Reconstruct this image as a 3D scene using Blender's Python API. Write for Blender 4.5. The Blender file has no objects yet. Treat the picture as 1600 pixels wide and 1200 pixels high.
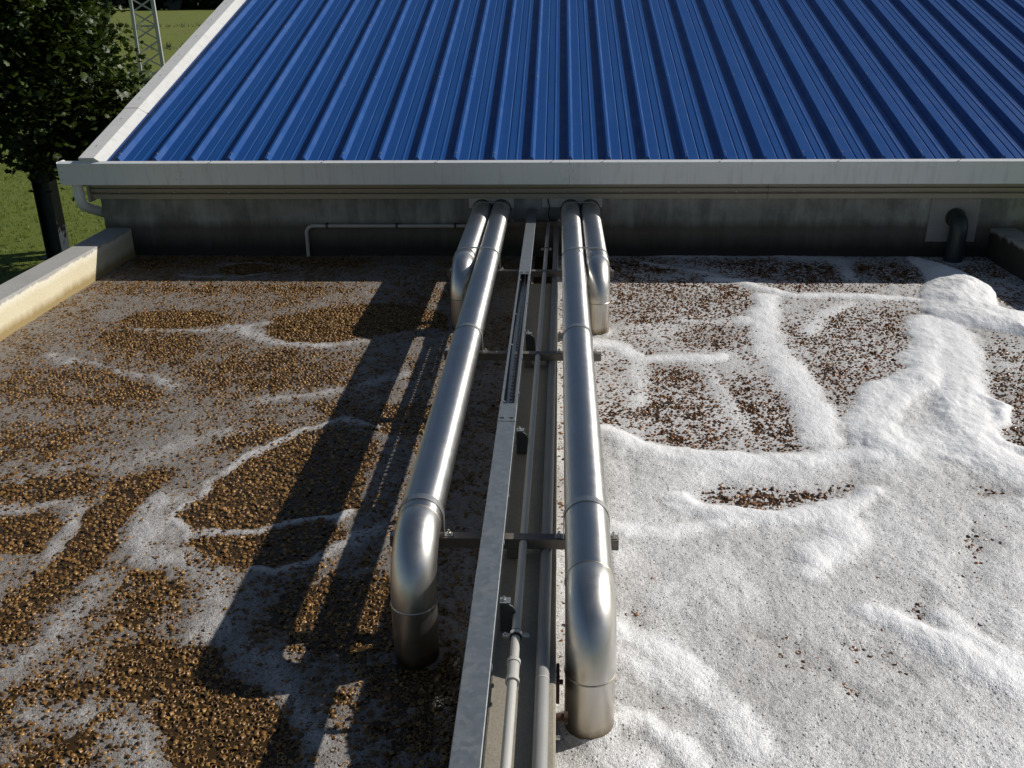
import bpy, bmesh, math, random
import numpy as np
from mathutils import Vector, Matrix

random.seed(7)
rng = np.random.default_rng(11)
scene = bpy.context.scene
COL = scene.collection

# ------------------------------------------------------------------ camera
PITCH, YAW, ROLL, CAM_H = 0.398864833, 0.05072559, -0.01133573, 2.34
Fv = Vector((-math.sin(YAW) * math.cos(PITCH), math.cos(YAW) * math.cos(PITCH), -math.sin(PITCH)))
Rv = Vector((math.cos(YAW), math.sin(YAW), 0))
Uv = Rv.cross(Fv)
R2 = math.cos(ROLL) * Rv + math.sin(ROLL) * Uv
U2 = -math.sin(ROLL) * Rv + math.cos(ROLL) * Uv
cam = bpy.data.cameras.new('camera')
cam.sensor_width = 36
cam.lens = 36 * 1469.5 / 1600
cam.clip_start = 0.05
cam.clip_end = 3000
cam_o = bpy.data.objects.new('camera', cam)
COL.objects.link(cam_o)
cam_o.matrix_world = Matrix(((R2.x, U2.x, -Fv.x, 0), (R2.y, U2.y, -Fv.y, 0), (R2.z, U2.z, -Fv.z, CAM_H), (0, 0, 0, 1)))
scene.camera = cam_o

# ------------------------------------------------------------------ sky and sun
SUN = Vector((1.495, 0.552, 1.0)).normalized()
world = bpy.data.worlds.new('World')
scene.world = world
world.use_nodes = True
wn = world.node_tree
sky = wn.nodes.new('ShaderNodeTexSky')
sky.sky_type = 'NISHITA'
sky.sun_disc = False
sky.sun_elevation = math.asin(SUN.z)
sky.sun_rotation = math.atan2(SUN.x, SUN.y)
sky.air_density = 1.0
sky.dust_density = 0.6
wn.links.new(sky.outputs[0], wn.nodes['Background'].inputs[0])
wn.nodes['Background'].inputs[1].default_value = 0.05
sl = bpy.data.lights.new('sun', 'SUN')
sl.energy = 4.6
sl.angle = math.radians(0.53)
sl.color = (1.0, 0.95, 0.88)
so = bpy.data.objects.new('sun', sl)
COL.objects.link(so)
so.location = (20, 8, 15)
so.rotation_euler = (-SUN).to_track_quat('-Z', 'Y').to_euler()
scene.view_settings.view_transform = 'Standard'
scene.view_settings.look = 'None'
scene.view_settings.gamma = 1
scene.view_settings.exposure = 0.0
scene.view_settings.use_curve_mapping = False
scene.cycles.max_bounces = 6

# ------------------------------------------------------------------ helpers
class NT:
    """small wrapper for building node materials"""
    def __init__(s, name, **kw):
        s.m = bpy.data.materials.new(name)
        s.m.use_nodes = True
        s.t = s.m.node_tree
        s.b = s.t.nodes['Principled BSDF']
        for k, v in kw.items():
            s.set(k, v)
    def set(s, k, v):
        i = s.b.inputs[k]
        if isinstance(v, tuple) and len(v) == 3 and k.endswith('Color'):
            v = (*v, 1)
        i.default_value = v
    def n(s, typ, **kw):
        x = s.t.nodes.new('ShaderNode' + typ)
        for k, v in kw.items():
            if k.startswith('i_'):
                x.inputs[k[2:].replace('_', ' ')].default_value = v
            else:
                setattr(x, k, v)
        return x
    def l(s, a, b):
        s.t.links.new(a, b)
    def pos(s):
        return s.n('NewGeometry').outputs['Position']
    def obj(s):
        return s.n('TexCoord').outputs['Object']
    def noise(s, scale, detail=4, rough=.55, vec=None, stretch=None):
        v = vec or s.pos()
        if stretch:
            mp = s.n('Mapping')
            mp.inputs['Scale'].default_value = stretch
            s.l(v, mp.inputs['Vector'])
            v = mp.outputs[0]
        x = s.n('TexNoise')
        x.inputs['Scale'].default_value = scale
        x.inputs['Detail'].default_value = detail
        x.inputs['Roughness'].default_value = rough
        s.l(v, x.inputs['Vector'])
        return x.outputs['Fac']
    def ramp(s, fac, stops):
        r = s.n('ValToRGB')
        e = r.color_ramp.elements
        while len(e) < len(stops):
            e.new(.5)
        for q, (p, c) in zip(e, stops):
            q.position = p
            q.color = (*c, 1) if isinstance(c, tuple) else (c, c, c, 1)
        s.l(fac, r.inputs[0])
        return r.outputs[0]
    def mix(s, fac, a, b, blend='MIX'):
        x = s.n('Mix', data_type='RGBA', blend_type=blend)
        for i, v in ((0, fac), (6, a), (7, b)):
            if hasattr(v, 'links'):
                s.l(v, x.inputs[i])
            elif i == 0:
                x.inputs[0].default_value = v
            else:
                x.inputs[i].default_value = (*v, 1) if isinstance(v, tuple) else (v, v, v, 1)
        return x.outputs[2]
    def math(s, op, a, b=0.0, c=0.0, clamp=False):
        x = s.n('Math', operation=op, use_clamp=clamp)
        for i, v in enumerate((a, b, c)):
            if hasattr(v, 'links'):
                s.l(v, x.inputs[i])
            else:
                x.inputs[i].default_value = v
        return x.outputs[0]
    def maprange(s, v, a, b, c=0.0, d=1.0):
        x = s.n('MapRange')
        s.l(v, x.inputs[0])
        for i, q in enumerate((a, b, c, d)):
            x.inputs[i + 1].default_value = q
        return x.outputs[0]
    def sep(s, v):
        x = s.n('SeparateXYZ')
        s.l(v, x.inputs[0])
        return x.outputs
    def bump(s, h, strength=.3, dist=.01, prev=None):
        x = s.n('Bump')
        x.inputs['Strength'].default_value = strength
        x.inputs['Distance'].default_value = dist
        s.l(h, x.inputs['Height'])
        if prev:
            s.l(prev, x.inputs['Normal'])
        return x.outputs[0]
    def out(s, **kw):
        for k, v in kw.items():
            s.l(v, s.b.inputs[k.replace('_', ' ')])
        return s.m

WORLD = {}
def link(o, parent=None):
    COL.objects.link(o)
    if parent is not None:
        o.parent = parent
        o.matrix_parent_inverse = WORLD.get(parent, Matrix()).inverted()
    return o
def tag(o, label=None, cat=None, group=None, kind=None):
    if label: o['label'] = label
    if cat: o['category'] = cat
    if group: o['group'] = group
    if kind: o['kind'] = kind
    return o
def thing(name, loc, label, cat, group=None):
    o = bpy.data.objects.new(name, None)
    o.empty_display_size = .1
    o.location = loc
    WORLD[o] = Matrix.Translation(loc)
    link(o)
    return tag(o, label, cat, group)

class MB:
    """collects boxes, tubes and prisms into one mesh"""
    def __init__(s):
        s.v = []; s.f = []
    def add(s, v, f):
        k = len(s.v)
        s.v += [tuple(p) for p in v]
        s.f += [tuple(i + k for i in q) for q in f]
        return s
    def box(s, x0, x1, y0, y1, z0, z1):
        return s.add([(x0, y0, z0), (x1, y0, z0), (x1, y1, z0), (x0, y1, z0), (x0, y0, z1), (x1, y0, z1), (x1, y1, z1), (x0, y1, z1)],
                     [(0, 3, 2, 1), (4, 5, 6, 7), (0, 1, 5, 4), (1, 2, 6, 5), (2, 3, 7, 6), (3, 0, 4, 7)])
    def tube(s, path, r, n=16, caps=True):
        P = [Vector(p) for p in path]
        rr = r if isinstance(r, (list, tuple)) else [r] * len(P)
        vs, fs = [], []
        T = []
        for i in range(len(P)):
            a = P[max(i - 1, 0)]; b = P[min(i + 1, len(P) - 1)]
            T.append((b - a).normalized())
        ref = Vector((0, 0, 1)) if abs(T[0].z) < .9 else Vector((0, 1, 0))
        u = (ref - T[0] * ref.dot(T[0])).normalized()
        for i, p in enumerate(P):
            u = (u - T[i] * u.dot(T[i])).normalized()
            w = T[i].cross(u)
            for k in range(n):
                a = 2 * math.pi * k / n
                vs.append(p + (u * math.cos(a) + w * math.sin(a)) * rr[i])
        for i in range(len(P) - 1):
            for k in range(n):
                k2 = (k + 1) % n
                fs.append((i * n + k, i * n + k2, (i + 1) * n + k2, (i + 1) * n + k))
        if caps:
            fs.append(tuple(range(n))[::-1])
            fs.append(tuple((len(P) - 1) * n + k for k in range(n)))
        return s.add(vs, fs)
    def bar(s, a, b, w, h=None):
        """square bar between two points"""
        h = h or w
        a, b = Vector(a), Vector(b)
        t = (b - a).normalized()
        ref = Vector((0, 0, 1)) if abs(t.z) < .9 else Vector((0, 1, 0))
        u = t.cross(ref).normalized(); q = u.cross(t)
        vs = [p + u * (sx * w / 2) + q * (sz * h / 2) for p in (a, b) for sx, sz in ((-1, -1), (1, -1), (1, 1), (-1, 1))]
        return s.add(vs, [(0, 1, 2, 3), (7, 6, 5, 4), (0, 4, 5, 1), (1, 5, 6, 2), (2, 6, 7, 3), (3, 7, 4, 0)])
    def prism_x(s, prof, x0, x1):
        """closed (y, z) outline swept along X"""
        n = len(prof)
        vs = [(x, y, z) for x in (x0, x1) for y, z in prof]
        fs = [(k, (k + 1) % n, n + (k + 1) % n, n + k) for k in range(n)]
        fs += [tuple(range(n))[::-1], tuple(range(n, 2 * n))]
        return s.add(vs, fs)
    def prism_y(s, prof, y0, y1):
        n = len(prof)
        vs = [(x, y, z) for y in (y0, y1) for x, z in prof]
        fs = [(k, (k + 1) % n, n + (k + 1) % n, n + k) for k in range(n)]
        fs += [tuple(range(n))[::-1], tuple(range(n, 2 * n))]
        return s.add(vs, fs)
    def build(s, name, mat, parent=None, smooth=False, bevel=0, autos=None):
        me = bpy.data.meshes.new(name)
        me.from_pydata(s.v, [], s.f)
        bm = bmesh.new(); bm.from_mesh(me)
        bmesh.ops.recalc_face_normals(bm, faces=bm.faces)
        if bevel:
            es = [e for e in bm.edges if len(e.link_faces) == 2 and e.calc_face_angle() > .6]
            bmesh.ops.bevel(bm, geom=es, offset=bevel, segments=2, affect='EDGES', profile=.5)
        if smooth:
            lim = math.radians(autos or 40)
            for fc in bm.faces: fc.smooth = True
            for e in bm.edges:
                if len(e.link_faces) == 2 and e.calc_face_angle() > lim: e.smooth = False
        bm.to_mesh(me); bm.free()
        me.materials.append(mat)
        return link(bpy.data.objects.new(name, me), parent)

def arc(c, r, a0, a1, n, plane='yz'):
    out = []
    for i in range(n + 1):
        a = a0 + (a1 - a0) * i / n
        if plane == 'yz': out.append((c[0], c[1] + r * math.cos(a), c[2] + r * math.sin(a)))
        else: out.append((c[0] + r * math.cos(a), c[1], c[2] + r * math.sin(a)))
    return out

# ------------------------------------------------------------------ numpy noise
def vnoise(x, y, seed):
    r = np.random.default_rng(seed)
    tab = r.random((256, 256)).astype(np.float32)
    xi = np.floor(x).astype(int); yi = np.floor(y).astype(int)
    fx = x - xi; fy = y - yi
    fx = fx * fx * (3 - 2 * fx); fy = fy * fy * (3 - 2 * fy)
    a = tab[xi & 255, yi & 255]; b = tab[(xi + 1) & 255, yi & 255]
    c = tab[xi & 255, (yi + 1) & 255]; d = tab[(xi + 1) & 255, (yi + 1) & 255]
    return (a * (1 - fx) + b * fx) * (1 - fy) + (c * (1 - fx) + d * fx) * fy
def fbm(x, y, scale, oct=4, seed=0, gain=.5):
    t = 0; amp = 1; tot = 0
    for o in range(oct):
        t = t + amp * (vnoise(x * scale + 17.3 * o, y * scale + 5.1 * o, seed + o) - .5) * 2
        tot += amp; amp *= gain; scale *= 2.03
    return t / tot
def sdf_poly(x, y, P):
    """signed distance to polygon, negative inside"""
    d = np.full(x.shape, 1e9); ins = np.zeros(x.shape, bool)
    n = len(P)
    for i in range(n):
        ax, ay = P[i]; bx, by = P[(i + 1) % n]
        ex, ey = bx - ax, by - ay
        wx, wy = x - ax, y - ay
        t = np.clip((wx * ex + wy * ey) / (ex * ex + ey * ey + 1e-12), 0, 1)
        d = np.minimum(d, (wx - t * ex) ** 2 + (wy - t * ey) ** 2)
        c = ((ay > y) != (by > y))
        if abs(ey) > 1e-9:
            ins ^= c & (x < ax + (y - ay) * ex / ey)
    d = np.sqrt(d)
    return np.where(ins, -d, d)
def dist_line(x, y, P):
    d = np.full(x.shape, 1e9)
    for i in range(len(P) - 1):
        ax, ay = P[i]; bx, by = P[i + 1]
        ex, ey = bx - ax, by - ay
        wx, wy = x - ax, y - ay
        t = np.clip((wx * ex + wy * ey) / (ex * ex + ey * ey + 1e-12), 0, 1)
        d = np.minimum(d, (wx - t * ex) ** 2 + (wy - t * ey) ** 2)
    return np.sqrt(d)
def near(x, y, P, pad):
    P = np.array(P)
    return (x > P[:, 0].min() - pad) & (x < P[:, 0].max() + pad) & (y > P[:, 1].min() - pad) & (y < P[:, 1].max() + pad)

# ------------------------------------------------------------------ materials
def concrete(name, c0, c1, rough=.9, bump=.25, scale=6):
    t = NT(name, Roughness=rough)
    n1 = t.noise(scale, 6, .6); n2 = t.noise(90, 3, .6)
    c = t.mix(n1, c0, c1)
    sp = t.ramp(n2, [(.35, .75), (.6, 1.0)])
    c = t.mix(.6, c, sp, 'MULTIPLY')
    return t.out(Base_Color=c, Normal=t.bump(n2, bump, .004))
def steel(name, c0, c1, r0, r1, stretch, stain=.5, zlow=None, brushed=False):
    t = NT(name, Metallic=1.0)
    t.set('Coat Weight', .3); t.set('Coat Roughness', .07)
    if brushed:
        tg = t.n('Tangent', direction_type='RADIAL', axis='Y')
        t.l(tg.outputs[0], t.b.inputs['Tangent'])
        t.set('Anisotropic', .76); t.set('Anisotropic Rotation', .25); t.set('Coat Weight', 0.0)
    n1 = t.noise(1.0, 3, .6, stretch=stretch)
    n2 = t.noise(3.5, 5, .65)
    c = t.mix(n1, c0, c1)
    st = t.ramp(n2, [(.48, 0.0), (.75, 1.0)])
    c = t.mix(t.math('MULTIPLY', st, stain), c, (.36, .27, .16))
    if zlow:
        z = t.sep(t.pos())[2]
        zz = t.math('ADD', z, t.math('MULTIPLY', n2, .10))
        k = t.maprange(zz, zlow[0], zlow[1], 1, 0)
        c = t.mix(t.math('MULTIPLY', k, .75), c, (.34, .25, .13))
        c = t.mix(t.maprange(zz, .115, .075, 0, .8), c, (.12, .085, .04))
    r = t.maprange(t.noise(14, 4, .6), .3, .7, r0, r1)
    return t.out(Base_Color=c, Roughness=r, Normal=t.bump(t.noise(1.0, 2, .5, stretch=tuple(v * 3 for v in stretch)), .04, .002))
M = {}
M['steel_run'] = steel('brushed stainless pipe', (.58, .575, .555), (.68, .67, .65), .36, .45, (60, .8, 60), .22, None, True)
M['steel_elbow'] = steel('stainless elbow', (.60, .59, .565), (.70, .685, .65), .32, .42, (40, 6, 6), .15, (.05, .30))
M['weld'] = steel('weld bead', (.42, .38, .30), (.60, .56, .48), .35, .55, (60, 60, 60), .6)
M['strap'] = steel('flat steel strap', (.45, .45, .44), (.58, .57, .55), .35, .5, (30, 30, 30), .2)
t = NT('dull steel bar', Metallic=.6)
c = t.mix(t.noise(9, 5), (.13, .115, .10), (.24, .215, .19))
M['bar'] = t.out(Base_Color=c, Roughness=t.maprange(t.noise(30, 3), .3, .7, .5, .75))
def galv(name, c0, c1):
    t = NT(name, Metallic=.75)
    v = t.n('TexVoronoi'); v.inputs['Scale'].default_value = 55; t.l(t.pos(), v.inputs['Vector'])
    g = t.sep(v.outputs['Color'])[0]
    c = t.mix(g, c0, c1)
    w = t.ramp(t.noise(11, 6, .7), [(.55, 0.0), (.72, 1.0)])
    c = t.mix(t.math('MULTIPLY', w, .25), c, (.48, .51, .52))
    return t.out(Base_Color=c, Roughness=t.maprange(g, 0, 1, .46, .54))
M['galv'] = galv('galvanised sheet', (.27, .295, .31), (.31, .335, .35))
M['galv_in'] = galv('galvanised tray', (.30, .32, .33), (.40, .42, .43))
t = NT('grey pvc conduit', Roughness=.45)
c = t.mix(t.noise(5, 5), (.40, .39, .36), (.52, .51, .48))
c = t.mix(t.ramp(t.noise(40, 4, .7), [(.55, 0.0), (.8, .5)]), c, (.28, .25, .2))
M['pvc'] = t.out(Base_Color=c)
t = NT('dull grey pvc pipe', Roughness=.5)
M['pvc_fat'] = t.out(Base_Color=t.mix(t.noise(7, 5), (.24, .24, .235), (.33, .33, .32)))
M['plate_dull'] = concrete('dull wall plate', (.24, .235, .22), (.36, .35, .33), .7, .1, 5)
t = NT('dark grey plastic pipe', Roughness=.4)
M['pvc_dark'] = t.out(Base_Color=t.mix(t.noise(6, 4), (.018, .024, .024), (.035, .042, .042)))
M['rubber'] = NT('black rubber', Roughness=.6).m; M['rubber'].node_tree.nodes['Principled BSDF'].inputs['Base Color'].default_value = (.012, .012, .012, 1)
t = NT('zinc bolt', Metallic=1.0, Roughness=.35)
M['bolt'] = t.out(Base_Color=t.mix(t.noise(60, 2), (.5, .49, .46), (.66, .65, .62)))
t = NT('dark bracket steel', Metallic=.4, Roughness=.6)
M['bracket'] = t.out(Base_Color=t.mix(t.noise(20, 4), (.055, .06, .06), (.10, .105, .105)))
t = NT('rusty brown steel', Roughness=.85)
M['rust'] = t.out(Base_Color=t.mix(t.noise(60, 4), (.03, .016, .012), (.09, .04, .025)))
# blue coated roof sheet
t = NT('blue coated roof sheet')
n = t.noise(1.3, 5, .6); n2 = t.noise(1.0, 4, .6, stretch=(14, .7, .7))
c = t.mix(n, (.007, .058, .222), (.010, .070, .258))
c = t.mix(t.math('MULTIPLY', t.ramp(n2, [(.5, 0.0), (.75, 1.0)]), .25), c, (.03, .12, .34))
c = t.mix(t.math('MULTIPLY', t.ramp(t.noise(45, 3, .7), [(.62, 0.0), (.8, 1.0)]), .25), c, (.09, .12, .24))
t.set('Specular IOR Level', .35)
M['blue'] = t.out(Base_Color=c, Roughness=t.maprange(t.noise(5, 4), .3, .7, .34, .5))
def painted(name, c0, c1, rough=.45):
    t = NT(name)
    c = t.mix(t.noise(2.5, 6, .65), c0, c1)
    d = t.ramp(t.noise(1.0, 5, .65, stretch=(20, 20, 2)), [(.52, 0.0), (.78, .35)])
    c = t.mix(d, c, (.30, .28, .24))
    return t.out(Base_Color=c, Roughness=t.maprange(t.noise(8, 3), .3, .7, rough - .08, rough + .12))
M['white'] = painted('white coated flashing', (.58, .58, .565), (.68, .68, .66))
M['gutter'] = painted('pale grey gutter', (.72, .75, .75), (.80, .81, .80))
M['cladding'] = painted('beige wall cladding', (.34, .31, .25), (.44, .40, .33), .55)
M['plate'] = painted('pale grey wall plate', (.46, .45, .43), (.58, .57, .54), .6)
# building wall: grey concrete, dark slime towards the waterline with an uneven edge
t = NT('stained concrete wall', Roughness=.88)
p = t.pos(); z = t.sep(p)[2]
n1 = t.noise(2.2, 6, .65); n2 = t.noise(1.0, 5, .65, stretch=(9, 9, .8)); n3 = t.noise(70, 3)
c = t.mix(t.ramp(n1, [(.32, 0.0), (.68, 1.0)]), (.13, .135, .12), (.36, .37, .335))
c = t.mix(t.ramp(n2, [(.5, 0.0), (.72, .6)]), c, (.42, .44, .42))
c = t.mix(t.ramp(t.noise(1.3, 5, .7, stretch=(6, 6, 1.5)), [(.5, 0.0), (.7, .55)]), c, (.12, .115, .10))
zz = t.math('ADD', z, t.math('MULTIPLY', t.math('SUBTRACT', n2, .5), .10))
c = t.mix(t.maprange(zz, .36, .28, 0, .82), c, (.075, .06, .045))
c = t.mix(t.maprange(zz, .22, .08, 0, .9), c, (.018, .015, .012))
M['wall'] = t.out(Base_Color=c, Normal=t.bump(n3, .25, .004))
# tank walls: grey weathered top, cream face, brown growth at the waterline
t = NT('tank wall concrete', Roughness=.9)
p = t.pos(); z = t.sep(p)[2]
n2 = t.noise(1.0, 5, .7, stretch=(10, 10, 2.0)); n3 = t.noise(60, 4); n1 = t.noise(3, 6, .6)
zz = t.math('ADD', z, t.math('MULTIPLY', t.math('SUBTRACT', n2, .5), .09))
top = t.mix(n1, (.30, .295, .28), (.44, .43, .40))
face = t.mix(n1, (.60, .53, .35), (.70, .64, .47))
face = t.mix(t.maprange(zz, .19, .24, 0, .65), face, (.80, .77, .66))
face = t.mix(t.maprange(zz, .11, .045, 0, .85), face, (.26, .175, .05))
c = t.mix(t.maprange(zz, .245, .262), face, top)
c = t.mix(.35, c, t.ramp(n3, [(.3, .6), (.6, 1.0)]), 'MULTIPLY')
M['tank'] = t.out(Base_Color=c, Normal=t.bump(n3, .2, .004))
# right tank wall: shade painted into its dark inner face
t = NT('shade-darkened tank wall concrete', Roughness=.8)
p = t.pos(); z = t.sep(p)[2]
n2 = t.noise(9, 6, .7); n3 = t.noise(60, 4)
zz = t.math('ADD', z, t.math('MULTIPLY', t.math('SUBTRACT', n2, .5), .16))
c = t.mix(t.maprange(zz, .235, .27), t.mix(n2, (.022, .019, .014), (.06, .05, .035)), t.mix(n2, (.26, .255, .23), (.44, .43, .40)))
M['tank_shaded'] = t.out(Base_Color=c, Normal=t.bump(n3, .3, .004))
M['beam'] = concrete('divider concrete', (.25, .225, .175), (.37, .335, .27), .9, .35, 9)
# water
t = NT('tank water', Roughness=.06, IOR=1.33)
c = t.mix(t.noise(5, 4), (.030, .018, .007), (.055, .034, .013))
M['water'] = t.out(Base_Color=c, Normal=t.bump(t.noise(60, 3), .15, .004))
def foam_mat(name, lo, mid, hi, grain):
    t = NT(name, Roughness=.55)
    a = t.n('Attribute', attribute_name='thick').outputs['Fac']
    nb = t.noise(260, 2, .6); nm = t.noise(34, 4, .6)
    a2 = t.math('ADD', a, t.math('MULTIPLY', t.math('SUBTRACT', nm, .5), .22))
    c = t.ramp(a2, [(.0, lo), (.38, mid), (.85, hi)])
    v = t.n('TexVoronoi'); v.inputs['Scale'].default_value = 170; t.l(t.pos(), v.inputs['Vector'])
    dots = t.ramp(v.outputs['Distance'], [(.10, .6), (.34, 1.0)])
    c = t.mix(t.maprange(a2, 1.0, .3, .15, .7), c, dots, 'MULTIPLY')
    v3 = t.n('TexVoronoi'); v3.inputs['Scale'].default_value = 240; t.l(t.pos(), v3.inputs['Vector'])
    gr = t.ramp(t.sep(v3.outputs['Color'])[1], [(.0, grain[0]), (.5, 1.0), (1.0, grain[1])])
    c = t.mix(t.maprange(a2, 1.0, .55, .35, 1.0), c, gr, 'MULTIPLY')
    v2 = t.n('TexVoronoi'); v2.inputs['Scale'].default_value = 62; t.l(t.pos(), v2.inputs['Vector'])
    pick = t.math('GREATER_THAN', t.sep(v2.outputs['Color'])[0], .70)
    hole = t.math('MULTIPLY', pick, t.maprange(v2.outputs['Distance'], .32, .16))
    hole = t.math('MULTIPLY', hole, t.maprange(a2, 1.0, .55, .0, .75))
    c = t.mix(hole, c, tuple(q * .35 for q in lo))
    h = t.math('ADD', t.math('MULTIPLY', v.outputs['Distance'], -.8), nb)
    v4 = t.n('TexVoronoi', feature='SMOOTH_F1'); v4.inputs['Scale'].default_value = 68; t.l(t.pos(), v4.inputs['Vector'])
    b = t.bump(t.math('MULTIPLY', v4.outputs['Distance'], -1.0), .30, .008)
    b = t.bump(h, .55, .004, b)
    b = t.bump(t.math('MULTIPLY', hole, -1.0), .8, .006, b)
    return t.out(Base_Color=c, Normal=b)
M['foam_left'] = foam_mat('thin grey foam', (.13, .10, .072), (.265, .245, .225), (.60, .59, .58), (.58, 1.4))
M['foam_right'] = foam_mat('white foam', (.27, .25, .225), (.58, .575, .565), (.88, .885, .89), (.62, 1.25))
def carrier_mat(name, a, b, c3):
    t = NT(name, Roughness=.34)
    at = t.n('Attribute', attribute_name='tone').outputs['Fac']
    c = t.ramp(at, [(.0, a), (.55, b), (1.0, c3)])
    t.set('Specular IOR Level', .4)
    return t.out(Base_Color=c)
M['carrier_left'] = carrier_mat('amber carrier plastic', (.058, .028, .009), (.18, .092, .025), (.36, .21, .07))
M['carrier_right'] = carrier_mat('brown carrier plastic', (.055, .026, .014), (.17, .078, .032), (.33, .17, .075))
# vegetation
t = NT('lawn and field', Roughness=.95)
p = t.pos(); y = t.sep(p)[1]
n1 = t.noise(.6, 5, .6); n2 = t.noise(6, 5, .7); n3 = t.noise(.05, 4, .6); n4 = t.noise(40, 3, .7)
near_c = t.mix(n2, (.058, .098, .004), (.14, .185, .010))
near_c = t.mix(t.ramp(n1, [(.35, .0), (.7, .6)]), near_c, (.14, .165, .012))
far_c = t.mix(n3, (.10, .145, .008), (.18, .19, .018))
far_c = t.mix(t.ramp(t.noise(.35, 5, .7), [(.5, 0.0), (.7, .6)]), far_c, (.06, .075, .02))
c = t.mix(t.maprange(y, 40, 75), near_c, far_c)
c = t.mix(.5, c, t.ramp(n4, [(.25, .5), (.7, 1.1)]), 'MULTIPLY')
M['lawn'] = t.out(Base_Color=c, Normal=t.bump(n4, .6, .05))
def leaf_mat(name, a, b):
    t = NT(name, Roughness=.5)
    at = t.n('Attribute', attribute_name='tone').outputs['Fac']
    c = t.mix(at, a, b)
    tr = t.n('BsdfTranslucent'); t.l(c, tr.inputs['Color'])
    ms = t.n('MixShader'); ms.inputs[0].default_value = .28
    t.l(c, t.b.inputs['Base Color'])
    t.l(t.b.outputs[0], ms.inputs[1]); t.l(tr.outputs[0], ms.inputs[2])
    o = [q for q in t.t.nodes if q.type == 'OUTPUT_MATERIAL'][0]
    t.l(ms.outputs[0], o.inputs['Surface'])
    return t.m
M['leaf'] = leaf_mat('maple leaf', (.014, .032, .003), (.058, .088, .008))
M['grass'] = leaf_mat('grass blade', (.06, .10, .005), (.16, .195, .012))
M['farwood'] = leaf_mat('distant hedge leaf', (.022, .034, .018), (.045, .058, .030))
t = NT('bark', Roughness=.9)
M['bark'] = t.out(Base_Color=t.mix(t.noise(8, 5, stretch=None), (.05, .04, .03), (.12, .10, .075)))
t = NT('grey coated steel', Metallic=.3, Roughness=.55)
M['column'] = t.out(Base_Color=t.mix(t.noise(3, 5), (.028, .036, .042), (.05, .06, .066)))  # near-black tone stands in for the tree's shade on the column
t = NT('galvanised lattice steel', Metallic=.35, Roughness=.5)
M['lattice'] = t.out(Base_Color=t.mix(t.noise(3, 4), (.34, .36, .36), (.48, .5, .5)))
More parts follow.
